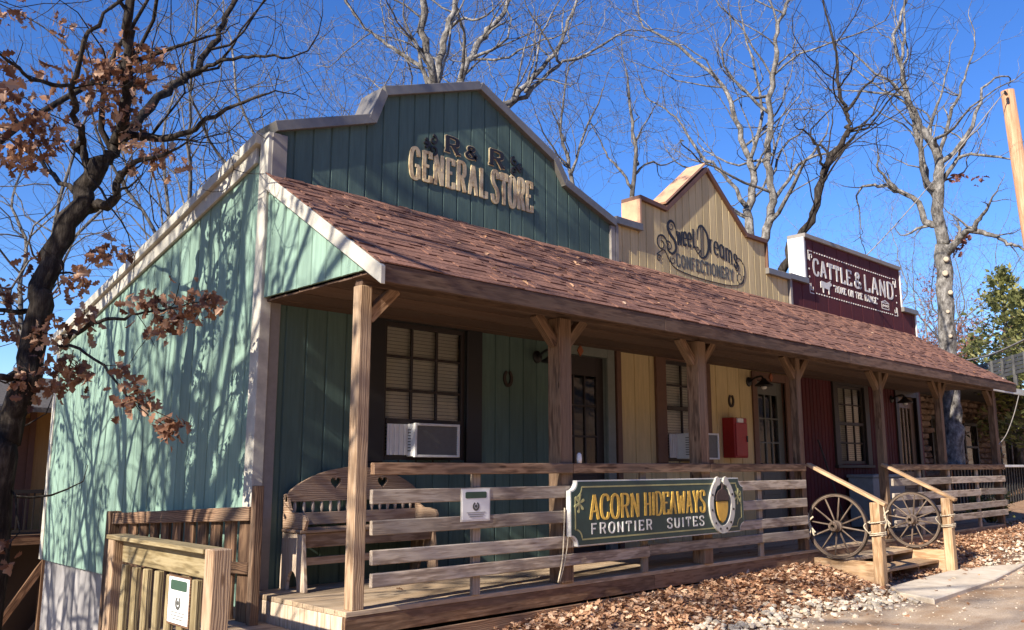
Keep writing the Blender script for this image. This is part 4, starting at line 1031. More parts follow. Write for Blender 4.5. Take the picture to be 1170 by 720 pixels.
for z, h in ((.325, .14), (-.18, .085)):
    mb = MB(); mb.box((-1.185, -.073 + YO, z), (-1.15, 1.303 + YO, z + h), 1); mb.build('cross_rail', 'picket', o, bevel=.004)
for k in range(7):
    y = .05 + k * .18 + YO; mb = MB(); mb.box((-1.222, y, -.55), (-1.188, y + .072, .32 + rng.uniform(-.004, .004)), 2); mb.build('picket', 'picket', o, bevel=.004)
emblem_notice('notice', lambda u, v, h: (-1.224 - h, -u, v), -.14, .14, .055, .315, 'white notice with green header hung on the picket railing by the ramp', 'brownfence')
o = thing('ramp_fence', (-.22, 2.3, -.2), 'dark brown board fence on the inner side of the ramp against the green side wall', 'fence')
def slope(y): return -.055 * (y - 1.0)
mb = MB(); mb.prism([(1.0, .56), (3.75, .56 + slope(3.75)), (3.75, .665 + slope(3.75)), (1.0, .665)], lambda u, v, h: (-.245 - h, u, v), 0, .045, 0); mb.build('top_rail', 'post', o, bevel=.005)
mb = MB(); mb.prism([(1.0, .17), (3.75, .17 + slope(3.75)), (3.75, .255 + slope(3.75)), (1.0, .255)], lambda u, v, h: (-.245 - h, u, v), 0, .035, 0); mb.build('mid_rail', 'brownfence', o, bevel=.005)
for k in range(11):
    y = 1.06 + k * .245; mb = MB(); mb.box((-.243, y, -1.3), (-.215, y + .165, .60 + slope(y)), 2); mb.build('fence_board', 'brownfence', o, bevel=.004)
mb = MB(); mb.box((-.275, .93, -.5), (-.205, .995, .82), 2); mb.build('post', 'post', o, bevel=.005)
mb = MB(); mb.box((-.31, 3.75, -2.6), (-.20, 3.85, .53), 2); mb.build('post', 'post', o, bevel=.005)

# ------------------------------------------------------------------ trees
class Tree:
    def __init__(s, seed, twig=.004, maxl=4): s.r = random.Random(seed); s.tr = MB(); s.br = MB(); s.tips = []; s.twig = twig; s.maxl = maxl; s.dens = 1.0; s.spread = 1.0
    def rv(s): return Vector((s.r.gauss(0, 1), s.r.gauss(0, 1), s.r.gauss(0, 1)))
    def limb(s, pts, r0, r1, lvl=1, kids=True, mb=None, tail=.45):
        """guided limb through points, then side branches"""
        c = sm3(pts, 4); n = len(c)
        rad = [r0 + (r1 - r0) * (i / (n - 1)) ** .8 for i in range(n)]
        c = [p + s.rv() * ((rad[i] * .3 if rad[i] < .06 else .018) + .006) if 0 < i < n - 1 else p for i, p in enumerate(c)]
        (mb or s.br).tube(c, [q * .9 * (s.r.uniform(.88, 1.12) if q < .06 else s.r.uniform(.95, 1.06)) for q in rad], 10 if r0 > .05 else 6)
        if kids:
            L = sum((c[i + 1] - c[i]).length for i in range(n - 1))
            k = max(2, int(L * 2.4 * s.dens))
            for j in range(k):
                t = .12 + .86 * (j + s.r.random()) / k; i = min(n - 2, int(t * (n - 1)))
                d = (c[i + 1] - c[i]).normalized(); s.side(c[i], d, rad[i], lvl + 1, L * s.r.uniform(.25, .5))
            s.grow(c[-1], (c[-1] - c[-2]).normalized(), max(.5, L * .45) if tail > .4 else tail, r1, lvl + 1)
        return c
    def side(s, p, d, r, lvl, L):
        az = s.rv(); az = (az - d * az.dot(d)).normalized(); a = R_(s.r.uniform(32, 72))
        q = d * math.cos(a) + az * math.sin(a)
        s.grow(p, q, min(L, 2.6) * s.spread, r * s.r.uniform(.32, .55), lvl)
    def grow(s, p, d, L, r, lvl):
        r = max(r, s.twig)
        n = max(3, min(7, int(L / .16))); st = L / n; pts = [p]; d = d.normalized()
        end = s.twig * .7 if lvl >= s.maxl else max(s.twig, r * .4)
        wig = .16 + .05 * lvl
        for i in range(n):
            d = (d + s.rv() * wig + Vector((0, 0, .07))).normalized(); pts.append(pts[-1] + d * st)
        rad = [r + (end - r) * i / n for i in range(n + 1)]
        s.br.tube(pts, rad, 6 if r > .03 else (4 if r > .012 else 3), False)
        s.tips.append((pts[-1], d))
        if lvl < s.maxl and L > .16:
            k = max(2, int(s.r.uniform(3.2, 5.2) * s.dens * (1 if lvl < 3 else .9)))
            for j in range(k):
                t = .25 + .75 * (j + s.r.random()) / k; i = min(n - 1, int(t * n))
                s.side(pts[i] + (pts[i + 1] - pts[i]) * (t * n - i if t < 1 else 1), (pts[i + 1] - pts[i]).normalized(), rad[i], lvl + 1, L * s.r.uniform(.42, .72))
            s.grow(pts[-1], d, L * .55, end, lvl + 1)
    def leaves(s, c, rad, n, size, mb, hang=.7):
        for k in range(n):
            p = c + s.rv() * (rad * .5); d = s.rv().normalized() + Vector((0, 0, -hang))
            mb.leaf(p, size * s.r.uniform(.7, 1.25), d, s.rv().normalized(), s.r.random(), s.r.uniform(.2, .9))
def tree_thing(name, loc, label, T, bark, group=None, leaf=None, leafmat_=None, crownmat=None):
    o = thing(name, loc, label, 'tree', group)
    if T.tr.v: T.tr.build('trunk', bark, o, smooth=True)
    T.br.build('crown', crownmat or bark, o, smooth=True)
    if leaf: leaf.build('dead_leaves', leafmat_ or 'deadleaf', o)
    return o

# -- the big dark oak at the left edge
T = Tree(3, .004, 4); T.dens = .68; D0 = 8.0; P = lambda x, y, dd=0: at(x, y, D0 + dd)
base = at(-12, 600, D0); base.z = zg(base.x, base.y) - .1
tr = [base, P(-4, 560), P(10, 500), P(28, 430), P(47, 352), P(66, 290), P(92, 226), P(116, 190)]
T.limb(tr, .122, .092, kids=False, mb=T.tr)
T.limb([P(116, 190), P(127, 170), P(146, 152, .2), P(179, 112, .5), P(217, 88, .8), P(242, 50, 1.0), P(258, 18, 1.1), P(280, -30, 1.2)], .066, .026)
T.limb([P(217, 88, .8), P(235, 78, .6), P(258, 69, .4), P(292, 64, .2), P(330, 66, 0)], .028, .012, 2)
T.limb([P(140, 158, .1), P(178, 158, -.2), P(202, 156, -.4), P(228, 142, -.6), P(268, 120, -.8), P(306, 107, -1.0)], .046, .010, tail=.25)
T.limb([P(132, 165), P(147, 120, -.2), P(147, 60, -.4), P(151, 20, -.5), P(158, -40, -.6)], .06, .042)
T.limb([P(110, 192), P(92, 176), P(94, 162, -.1), P(88, 130, -.3), P(84, 100, -.5), P(95, 50, -.7), P(125, 10, -.8)], .05, .016)
T.limb([P(84, 100, -.5), P(50, 95, -.8), P(10, 70, -1.0), P(-30, 40, -1.2)], .022, .009, 2)
T.limb([P(100, 238), P(130, 230, -.2), P(134, 205, -.3), P(144, 190, -.4), P(166, 182, -.5)], .055, .02)
T.limb([P(70, 385, 0), P(90, 378, -.3), P(112, 369, -.5), P(150, 360, -.7), P(172, 356, -.8)], .026, .008, 3)
T.limb([P(62, 392, 0), P(88, 400, -.3), P(125, 424, -.6), P(142, 450, -.8), P(152, 458, -.9)], .016, .006, 3)
T.limb([P(172, 356, -.8), P(205, 350, -.9), P(245, 340, -1.0)], .008, .005, 4, False)
T.limb([P(48, 350), P(25, 357, .2), P(-15, 352, .4)], .04, .015, 2)
T.limb([P(30, 425), P(5, 432, -.2), P(-25, 430, -.3)], .05, .02, 2)
T.limb([P(92, 226), P(60, 200, .4), P(30, 170, .7), P(-10, 150, .9)], .035, .01, 2)
T.limb([P(60, 310), P(85, 315, -.1), P(100, 330, -.2)], .014, .005, 4, False)
T.limb([P(130, 90, -.2), P(150, 85, -.3), P(175, 80, -.4)], .014, .005, 4)
T.limb([P(12, 560), P(22, 600, -.2), P(10, 630, -.3)], .012, .004, 4, False)
lf = MB()
for x, y, r, n, dd in [(135, 75, 42, 90, -.3), (108, 92, 26, 45, -.4), (152, 95, 30, 60, -.3), (170, 68, 20, 35, -.4), (150, 138, 18, 30, -.1), (176, 176, 22, 45, -.5), (120, 125, 20, 25, -.3), (15, 118, 20, 35, -.8), (45, 140, 26, 55, -.7), (12, 170, 20, 35, -.6), (36, 168, 18, 30, -.6), (62, 158, 13, 16, -.5), (28, 190, 10, 10, -.5), (45, 298, 14, 22, .1), (92, 318, 18, 36, -.2), (8, 330, 13, 22, .2), (60, 380, 20, 36, -.2), (97, 362, 14, 22, -.4), (12, 372, 13, 20, .1), (70, 418, 24, 50, -.3), (92, 424, 14, 22, -.4), (28, 436, 15, 24, -.2), (58, 442, 16, 26, -.2), (172, 345, 17, 40, -.8), (192, 362, 14, 28, -.9), (212, 348, 18, 42, -.9), (240, 340, 13, 26, -1.0), (182, 372, 10, 14, -.8), (140, 421, 10, 14, -.7), (156, 450, 15, 36, -.9), (166, 466, 8, 12, -.9), (192, 486, 15, 32, -1.0), (122, 288, 14, 20, -.2), (140, 284, 9, 10, -.3), (3, 620, 9, 12, -.3), (14, 642, 6, 6, -.3), (25, 15, 10, 12, -.6), (2, 70, 10, 10, -.8), (105, 290, 9, 8, -.1), (150, 168, 10, 10, -.3)]:
    T.leaves(P(x, y, dd), r * .0078, int(n * 1.15), .082, lf)
T.limb([P(152, 458, -.9), P(170, 475, -.95), P(195, 490, -1.0)], .006, .004, 4, False)
tree_thing('oak_tree', base, 'big dark oak with clumps of brown dead leaves at the left edge', T, 'bark_dark', leaf=lf)

# -- leafless oaks behind the stores, limbs then automatic twigs
def skeleton(name_label, seed, d, trunk, limbs, bark, r0, dens=1.0, maxl=4, twig=.0038, group='bare trees behind the stores', leaf=None, spread=1.0, dd=.5, leafm=None):
    T = Tree(seed, twig, maxl); T.dens = dens * .92; T.spread = spread; r = random.Random(seed)
    b = at(*trunk[0], d); b.z = zg(b.x, b.y) - .1
    T.limb([b] + [at(x, y, d) for x, y in trunk], r0, r0 * .72, kids=False, mb=T.tr)
    for pts, ra, rb in limbs:
        off = r.uniform(-dd, dd) * 2; n = len(pts)
        T.limb([at(x, y, d + off * i / max(1, n - 1)) for i, (x, y) in enumerate(pts)], ra, rb)
    lf = None
    if leaf:
        lf = MB()
        for x, y, rr, n in leaf: T.leaves(at(x, y, d), rr * d * .001, n, .13, lf, .4)
    return tree_thing('bare_tree', b, name_label, T, bark, group, lf, leafm)
skeleton('pale forked bare tree rising straight behind the peak of the green front', 21, 13, [(506, 190), (504, 150)], [
    ([(504, 150), (496, 100), (488, 60), (484, 10), (480, -40)], .09, .05), ([(505, 140), (501, 95), (506, 50), (516, 15), (526, -35)], .08, .045),
    ([(497, 110), (478, 76), (450, 55), (424, 38), (400, 10), (385, -20)], .05, .016), ([(501, 95), (512, 60), (518, 25), (540, -20)], .03, .012)], 'bark_pale', .12, .9)
skeleton('pale bare tree behind the green peak with stem bending to the upper right', 22, 14.5, [(522, 190), (520, 140)], [
    ([(520, 140), (527, 90), (539, 66), (552, 40), (575, 15), (600, -30)], .085, .04), ([(538, 68), (575, 68), (600, 55), (640, 40)], .03, .012), ([(527, 90), (531, 45), (522, 10), (520, -30)], .04, .018)], 'bark_pale', .11, .9)
skeleton('pale bare tree with long limbs sweeping right above the slope of the green front', 23, 13.5, [(560, 190), (562, 145)], [
    ([(575, 124), (596, 103), (622, 76), (640, 50), (652, 15), (668, -25)], .06, .022), ([(562, 145), (575, 124), (600, 110), (635, 75), (670, 62), (705, 40), (722, 34)], .062, .012),
    ([(600, 105), (612, 80), (618, 40), (640, 0)], .03, .012), ([(640, 72), (625, 45), (605, 15), (595, -20)], .028, .01), ([(562, 145), (545, 130), (530, 110), (500, 85), (480, 75)], .03, .01)], 'bark_pale', .09, .8)
skeleton('slender dark grey bare tree behind the right shoulder of the green front', 24, 20, [(655, 300), (655, 220)], [
    ([(655, 220), (648, 180), (640, 150), (645, 110), (650, 75)], .06, .02), ([(652, 200), (665, 160), (680, 125), (690, 100)], .045, .014), ([(650, 190), (625, 160), (612, 130)], .035, .012)], 'bark_mid', .09, 1.0)
skeleton('small bare tree left of the pointed yellow gable', 25, 20, [(722, 330), (722, 225)], [
    ([(722, 225), (727, 180), (722, 140), (717, 95), (715, 78)], .065, .018), ([(725, 200), (742, 186), (760, 188), (775, 182)], .04, .012), ([(722, 215), (705, 190), (692, 175), (680, 150)], .045, .014), ([(724, 165), (738, 140), (750, 120)], .03, .01)], 'bark_mid', .09, 1.0)
skeleton('tall pale bare tree with two upright stems right of the yellow gable', 26, 18, [(862, 330), (858, 290)], [
    ([(858, 285), (855, 240), (862, 197), (850, 168), (838, 127), (821, 92), (788, 64)], .11, .035), ([(868, 290), (876, 262), (883, 230), (877, 193), (877, 164), (881, 98), (887, 62), (889, 29), (900, 5), (910, -20)], .11, .03),
    ([(883, 230), (907, 197), (928, 176), (945, 150)], .055, .015), ([(852, 235), (825, 197), (801, 176), (772, 135), (751, 119)], .06, .016), ([(880, 110), (858, 111), (835, 90), (825, 78)], .04, .014), ([(886, 75), (905, 60), (908, 45)], .03, .012), ([(858, 180), (870, 130), (862, 80), (852, 40), (845, 10)], .05, .016), ([(862, 195), (880, 160), (895, 130)], .035, .012)], 'bark_pale', .17, .9)
skeleton('dark curved bare tree between the yellow gable and the red front', 27, 15, [(885, 360), (893, 310)], [
    ([(893, 310), (908, 280), (930, 245), (938, 209), (946, 185), (965, 158), (971, 146), (967, 127), (959, 102), (956, 62), (948, 29)], .085, .02),
    ([(970, 148), (993, 143), (1005, 142)], .025, .01), ([(967, 127), (985, 104), (1000, 88), (1010, 76)], .035, .01), ([(942, 190), (934, 168), (920, 150), (912, 148)], .03, .012), ([(958, 100), (972, 80), (975, 62)], .022, .009), ([(940, 200), (950, 150), (952, 125)], .022, .008)], 'bark_dark', .12, .8)
o = skeleton('thick grey oak with sawn limb scars rising at the right end of the porch roof', 28, 22, [(1090, 520), (1088, 470), (1085, 420), (1081, 350), (1078, 280)], [
    ([(1078, 280), (1071, 240), (1073, 203), (1070, 174), (1057, 151), (1042, 127), (1035, 104), (1028, 78), (1020, 40)], .17, .04), ([(1070, 230), (1058, 205), (1051, 170), (1046, 140), (1035, 110), (1030, 70), (1034, 40)], .10, .03),
    ([(1080, 264), (1059, 255), (1047, 228), (1024, 217), (1000, 211), (985, 214)], .11, .03), ([(1073, 215), (1094, 181), (1123, 178), (1156, 182)], .07, .02), ([(1078, 290), (1087, 283), (1099, 268), (1116, 257), (1123, 245)], .13, .04), ([(1108, 262), (1120, 264), (1137, 269), (1151, 278), (1164, 281)], .09, .03),
    ([(1073, 180), (1087, 130), (1096, 110), (1101, 89), (1112, 60)], .06, .02), ([(1024, 217), (1005, 195), (1003, 170)], .05, .015), ([(1060, 150), (1075, 110), (1085, 70)], .05, .016), ([(1035, 110), (1020, 95), (1005, 90)], .04, .014), ([(1094, 181), (1105, 160), (1125, 140)], .04, .014)],
    'bark_pale', .27, .75, leaf=[(1096, 203, 5, 22), (1118, 205, 4, 10), (1098, 272, 8, 30), (1088, 285, 6, 20), (1105, 268, 5, 12)], leafm='pinkleaf')
scar = paint('cut_wood', (.42, .35, .26), .8)
for x, y, r in [(1081, 296, .055), (1080, 312, .06), (1086, 334, .05), (1083, 356, .04), (1086, 384, .04)]:
    c = at(x, y, 21.78); e = (CC - c); e.z = 0; e.normalize()
    mb = MB(); mb.tube([c - e * .12, c - e * .01, c + e * .0], [r * 1.2, r * 1.05, r * .8], 9); mb.build('limb_scar', scar, o)
# fully automatic trees further back and the ones left of the frame which shade the side wall
def auto_tree(seed, x, y, h, r0, label, bark, group, fork=.35, dens=1.0, maxl=4, twig=.007, lean=(0, 0), leaf=0, leafm=None, spread=1.0, leafr=.22, nl=3):
    T = Tree(seed, twig, maxl); T.dens = dens; T.spread = spread; r = T.r; b = Vector((x, y, zg(x, y) - .1))
    f = b + Vector((lean[0] * fork * h, lean[1] * fork * h, h * fork))
    T.limb([b, b * .5 + f * .5 + Vector((r.gauss(0, .06), r.gauss(0, .06), 0)), f], r0, r0 * .75, kids=False, mb=T.tr)
    a0 = r.uniform(0, 6.28)
    for k in range(nl):
        a = a0 + k * 2 * math.pi / nl + r.uniform(-.4, .4); up = r.uniform(.75, 1.0); out = r.uniform(.15, .38) * h
        pts = [f]
        for q in (.25, .5, .75, 1):
            pts.append(f + Vector((math.cos(a) * out * q ** 1.2 + lean[0] * h * q * (1 - fork), math.sin(a) * out * q ** 1.2 + lean[1] * h * q * (1 - fork), h * (1 - fork) * up * q)) + T.rv() * (.035 * h * q))
        T.limb(pts, r0 * .62, r0 * .16)
    lf = None
    if leaf:
        lf = MB(); tips = r.sample(T.tips, min(len(T.tips), leaf))
        for p, d in tips: T.leaves(p, leafr, 16, .095, lf)
    return tree_thing('bare_tree', b, label, T, bark, group, lf, leafm)
back = [
 (41, 6.2, 9.5, 9.5, .12, 'thin bare tree over the low back roof, directly right of the big dark oak', 'bark_mid'),
 (42, 4.2, 13.0, 10.5, .13, 'grey bare tree behind the sloping roof edge, right of the thin one', 'bark_mid'),
 (43, 8.6, 13.5, 11.5, .13, 'grey bare tree far behind the left shoulder of the green front', 'bark_pale'),
 (44, 3.0, 20.0, 12.0, .14, 'distant bare tree seen through the limbs of the big dark oak', 'bark_mid'),
 (45, 12.5, 17.0, 12.5, .14, 'distant bare tree directly behind the curved stem of the green front peak', 'bark_pale'),
 (46, 17.5, 16.0, 10.0, .12, 'distant bare tree behind the right slope of the green front', 'bark_mid'),
 (48, 34.0, 12.0, 9.5, .12, 'pale distant bare tree above the red front', 'bark_pale'),
 (49, 37.0, 9.5, 9.0, .11, 'pale distant bare tree right of the red front, left of the scarred oak', 'bark_pale'),
 (50, 44.0, 11.0, 10, .12, 'distant bare tree behind the evergreens', 'bark_mid')]
for sd, x, y, h, r, lab, bk in back: auto_tree(sd, x, y, h, r, lab, bk, 'bare trees behind the stores', dens=.6, maxl=4, twig=.0048, spread=1.25, nl=4)
auto_tree(57, 27.5, 6.3, 4.6, .06, 'small oak still holding faded red leaves right of the red front', 'bark_mid', None, .3, 1.1, 4, .006, leaf=230, leafm='pinkleaf', leafr=.3)
shade = [(67, -9.0, 3.7, 13.5, .17, (.0, -.26)), (68, -12.5, 4.2, 16.0, .2, (.0, -.27)), (69, -6.5, 2.7, 11.0, .15, (.0, -.2)), (61, -3.6, 3.1, 8.2, .17, (.02, .0)), (62, -4.8, 4.6, 9.5, .15, (.03, -.02)), (63, -6.0, 2.4, 10.0, .17, (.03, .01)), (64, -4.6, 1.2, 6.5, .09, (.0, .05)), (65, -6.5, 5.2, 9.0, .14, (.02, .0))]
for i, (sd, x, y, h, r, ln) in enumerate(shade):
    auto_tree(sd, x, y, h, r, 'oak with dead leaves standing left of the view, shading the green side wall', 'bark_dark', 'oaks left of the view', .62 if i < 3 else .3, .5 if i < 3 else .62, 4 if i < 3 else 3, .006, ln, leaf=34 if i < 3 else (44 if i < 6 else 24), leafr=.2)

# -- evergreens
def cedar(seed, x, y, h, w_, label):
    o = thing('cedar_tree', (x, y, zg(x, y)), label, 'tree', 'evergreens right of the stores'); r = random.Random(seed); z0 = zg(x, y)
    tr = MB(); tr.tube([(x, y, z0 - .1), (x + .05, y, z0 + h * .5), (x, y, z0 + h * .93)], [h * .022, h * .014, .015], 8); tr.build('trunk', 'bark_mid', o, smooth=True)
    br = MB(); lf = MB()
    for k in range(int(h * 16)):
        t = r.random() ** .8; zz = z0 + h * (.12 + .86 * t); ro = w_ * (math.sin(math.pi * min(1, (.18 + .82 * t))) ** .6) * (1.08 - .75 * t) * r.uniform(.45, 1.15)
        a = r.uniform(0, 6.28); p = Vector((x, y, zz)); e = p + Vector((math.cos(a) * ro, math.sin(a) * ro, ro * r.uniform(.1, .5)))
        br.tube([p, p * .5 + e * .5 + Vector((0, 0, -.05)), e], [.02, .012, .004], 4, False)
        for q in range(20):
            s = r.uniform(.35, 1.05); c = p + (e - p) * s + Vector((r.gauss(0, .13), r.gauss(0, .13), r.gauss(0, .10))) * (1 + ro * .25)
            sh = r.random()
            d = ((e - p).normalized() + Vector((r.gauss(0, .6), r.gauss(0, .6), r.gauss(.15, .5)))).normalized()
            n = Vector((r.gauss(0, 1), r.gauss(0, 1), r.gauss(0, 1))); sd = d.cross(n).normalized(); L = r.uniform(.12, .26); hw = L * .22
            lf.add([c, c + d * L * .35 + sd * hw, c + d * L, c + d * L * .35 - sd * hw], [(0, 1, 2, 3)], [(0, 0, 0)] * 4, sh)
            c2 = c + d * L * .3; d2 = (d + sd * .9).normalized(); lf.add([c2, c2 + d2 * L * .3 + n * .02, c2 + d2 * L * .7, c2 + d2 * L * .3 - n * .03], [(0, 1, 2, 3)], [(0, 0, 0)] * 4, sh * .9)
    br.build('limbs', 'bark_mid', o); lf.build('crown', 'cedar', o); return o
for sd, px, d, topy, w_, lab in ((71, 1143, 30, 308, 2.1, 'tall olive green cedar behind the grey terrace rail, its top highest'), (72, 1180, 27, 330, 2.0, 'olive green cedar cut by the right edge of the view'), (73, 1112, 36, 385, 2.0, 'lower cedar just right of the scarred oak trunk'), (74, 1165, 38, 360, 2.4, 'hazy cedar behind the two nearer cedars')):
    t = at(px, topy, d); cedar(sd, t.x, t.y, t.z - zg(t.x, t.y), w_, lab)

# unseen cedars added across the road to block sky light; panes mirror them
src = cedar(75, 6, -16, 5.5, 2.4, 'unseen cedar added across the road to block sky light, mirrored in the panes'); src['group'] = 'added cedars across the road'
r = random.Random(8)
for x in range(-12, 60, 4):
    for y in (-19,):
        q = src.copy(); COL.objects.link(q); xx = x + r.uniform(-1, 1) + (2 if y < -16 else 0); yy = y + r.uniform(-1, 1)
        q.location = (xx, yy, zg(xx, yy) - .3); q.rotation_euler = (0, 0, r.uniform(0, 6)); q.scale = (1, 1, r.uniform(.35, .85))
        for ch in src.children:
            c = ch.copy(); COL.objects.link(c); c.parent = q
# ------------------------------------------------------------------ pole and wires
tp = at(1151, 104, 19.5); bs = Vector((tp.x + .55, tp.y - .25, zg(tp.x, tp.y) - .3))
o = thing('utility_pole', bs, 'bare brown wooden utility pole at the right edge', 'pole')
mb = MB(); mb.tube([bs, bs * .5 + tp * .5, tp], [.165, .145, .125], 16); mb.build('shaft', 'pole', o, smooth=True)
mb = MB(); a = at(1150, 108, 19.3); mb.tube([a, a + Vector((-.12, -.02, -.02)), a + Vector((-.16, -.02, .02))], [.03, .03, .015], 8); mb.build('insulator', 'gunmetal', o)
def wire(pts, r, label, mat='offwhite'):
    mb = MB(); mb.tube(sm3(pts, 6), r, 5); tag(mb.build('cable', mat, smooth=True), label, 'cable')
w0 = a + Vector((-.14, 0, 0)); w1 = Vector((12.2, 3.4, 3.5))
wire([w0, w0 * .5 + w1 * .5 + Vector((0, 0, -.25)), w1], .011, 'pale cable slanting from the pole top down behind the red front', 'taupe')
wire([at(1090, 414, 24), at(1130, 406, 21), at(1180, 384, 18)], .02, 'pale cable crossing in front of the cedars', 'taupe')

# ------------------------------------------------------------------ stone cabin beyond the porch
o = thing('stone_cabin', (20, 4.2, -.3), 'dim stone walled cabin with pale roof edge beyond the right end of the porch', 'building')
cy = 4.2; x0, x1, zb, zt_ = 15.4, 33, -.5, 3.35
ops = [(16.2, 17.1, .0, 2.3), (18.6, 19.6, .7, 2.2), (21.2, 22.2, 0, 2.3), (23.6, 24.6, .8, 2.2), (26.6, 27.6, 0, 2.3)]
mb = MB(); mb.box((x0, cy, zb), (x1, cy + .25, zt_)); mb.build('wall', 'mortar', o)
mb = MB(); z = zb + .1
while z < zt_:
    x = x0
    while x < x1:
        wd = rng.uniform(.22, .5); cx_ = x + wd / 2
        if not any(q[0] - .05 < cx_ < q[1] + .05 and q[2] - .05 < z < q[3] + .05 for q in ops):
            mb.stone((cx_, cy - .02, z), wd * .54, .13, .105, None, .12)
        x += wd
    z += .165
mb.build('stonework', 'rock', o)
for q in ops:
    mb = MB(); a, b, c_, d_ = q
    for p0_, p1_ in (((a - .04, c_), (a + .05, d_)), ((b - .05, c_), (b + .04, d_)), ((a + .05, d_ - .08), (b - .05, d_))): mb.box((p0_[0], cy - .12, p0_[1]), (p1_[0], cy - .04, p1_[1]))
    if c_ > .3: mb.box((a + .05, cy - .12, (c_ + d_) / 2 - .03), (b - .05, cy - .05, (c_ + d_) / 2 + .03))
    else: mb.box((a + .05, cy - .06, c_), (b - .05, cy - .03, c_ + .9))
    nm = 'window' if c_ > .3 else 'door'
    fo = mb.build(nm, 'darkbrown', o); mb = MB(); mb.sheet(a + .05, b - .05, cy - .034, c_ + (.0 if c_ > .3 else .9), d_ - .08); mb.build('pane', 'glass', fo)
mb = MB(); mb.box((x0 - .3, cy - 2.1, 2.86), (x1, cy + .2, 2.9)); mb.prism([(cy - 2.2, 2.9), (cy + 3, 3.6), (cy + 3, 3.5), (cy - 2.2, 2.82)], lambda u, v, h: (h, u, v), x0 - .4, x1); mb.build('roof', 'shingle_far', o)
mb = MB(); mb.box((x0 - .4, cy - 2.25, 2.76), (x1, cy - 2.2, 2.91)); mb.build('roof_edge', 'white', o)
for x in (20.3, 23.5, 26.7):
    mb = MB(); mb.box((x, cy - 2.0, -.4), (x + .12, cy - 1.88, 2.82)); mb.build('post', 'fascia', o)
# its porch rail with firewood behind
o = thing('white_topped_railing', (18, 1.9, -.2), 'low dark railing with a white top plank beyond the porch end', 'railing')
mb = MB(); mb.box((15.9, 1.72, .93), (24.5, 2.02, .985), 0); mb.build('top_plank', 'white', o, bevel=.006)
mb = MB()
for k in range(44): x = 15.95 + k * .19; mb.box((x, 1.80, -.4), (x + .035, 1.835, .93), 2)
mb.box((15.9, 1.78, .0), (24.5, 1.81, .06), 0)
mb.build('balusters', 'black', o)
mb = MB(); n = 14; mb.tube([(0, -.26, 0), (0, -.25, 0), (0, .25, 0), (0, .26, 0)], [.09, .105, .1, .088], 12)
lg = None; k = 0
for row in range(5):
    for c in range(9 - row % 2):
        x = 16.3 + c * .24 + (row % 2) * .12; z = -.10 + row * .2
        if lg is None: lg = mb.build('firewood_log', 'log'); q = lg
        else: q = lg.copy(); COL.objects.link(q)
        q.location = (x, 2.35 + rng.uniform(-.04, .04), z); q.rotation_euler = (rng.uniform(-.05, .05), rng.uniform(0, 6), rng.uniform(-.08, .08)); q.scale = (rng.uniform(.9, 1.15),) * 3
        tag(q, 'split log in the firewood stack behind the white topped railing', 'log', 'stacked firewood logs')
o = thing('cable_loop', (15.4, 1.5, 1), 'thin pale cable hanging in a curve beside the last porch post', 'cable'); 
mb = MB(); mb.tube(sm3([at(1164, 452, 21), at(1158, 475, 20.5), at(1149, 498, 20), at(1137, 512, 19.5)], 6), .009, 5); mb.build('strand', 'taupe', o)
o = thing('terrace_railing', (26, 7, 2.5), 'grey slatted terrace rail above the stone cabin roof', 'railing')
ta, tb = at(1113, 430, 26), at(1190, 446, 22.5); tb.z = ta.z = 3.12; dv = (tb - ta)
for k in range(5):
    zz = Vector((0, 0, k * .095)); mb = MB(); mb.bar(ta + zz, tb + zz, .03, .075); mb.build('slat', 'slatgrey', o)
for k in range(7):
    p = ta + dv * (k / 6); mb = MB(); mb.box((p.x - .04, p.y - .04, p.z - .3), (p.x + .04, p.y + .04, p.z + .42), 2); mb.build('post', 'slatgrey', o)

# ------------------------------------------------------------------ brown cabin behind the left edge
o = thing('brown_cabin', (.6, 12, -1), 'shaded ochre brown cabin with a dark balcony behind the big oak', 'building')
cy = 12.0
mb = MB(); mb.box((-5, cy, -.15), (2.3, cy + 5, 2.05)); mb.build('wall', 'brownwall', o)
mb = MB(); mb.prism([(cy - 1.3, 1.92), (cy + 2.5, 2.75), (cy + 6, 1.98), (cy + 6, 1.9), (cy + 2.5, 2.66), (cy - 1.3, 1.84)], lambda u, v, h: (h, u, v), -5.4, 2.5); mb.build('roof', 'shingle_far', o)
mb = MB(); mb.box((.42, cy - .05, -.15), (.52, cy, 1.9), 2); mb.box((1.14, cy - .05, -.15), (1.24, cy, 1.9), 2); mb.box((.52, cy - .03, -.1), (1.14, cy, 1.8), 2); mb.build('door', 'brown_trim', o)
mb = MB(); mb.box((-5, cy - 1.2, -.3), (2.2, cy, -.16), 0); mb.build('balcony_floor', 'brownfence', o)
mb = MB(); mb.box((-5, cy - 1.22, .52), (2.2, cy - 1.17, .58), 0); mb.box((-5, cy - 1.22, -.10), (2.2, cy - 1.18, -.06), 0)
for k in range(60): x = -4.9 + k * .12; mb.box((x, cy - 1.21, -.1), (x + .025, cy - 1.185, .52), 2)
mb.build('balcony_rail', 'black', o)
mb = MB()
for x in (-3, -1, .35, 1.2, 2.05):
    mb = MB(); mb.box((x, cy - 1.2, -4.5), (x + .12, cy - 1.08, -.3), 2); mb.build('under_post', 'brownfence', o)
mb = MB(); mb.box((-5, cy - .5, -4.5), (2.2, cy - .45, -.3)); mb.build('under_wall', 'darkbrown', o); mb = MB(); mb.bar((.4, cy - 1.14, -1.9), (1.25, cy - 1.14, -.6), .06, .12)  # wall below the balcony: dark brown carries the under-deck shade
mb.build('under_brace', 'brownfence', o)
mb = MB(); a = at(44, 650, 13); mb.box((1.35, 9.9, -4.2), (1.72, 9.94, -.55), 2); tag(mb.build('leaning_board', 'board'), 'brown upright board below the brown cabin balcony', 'board')

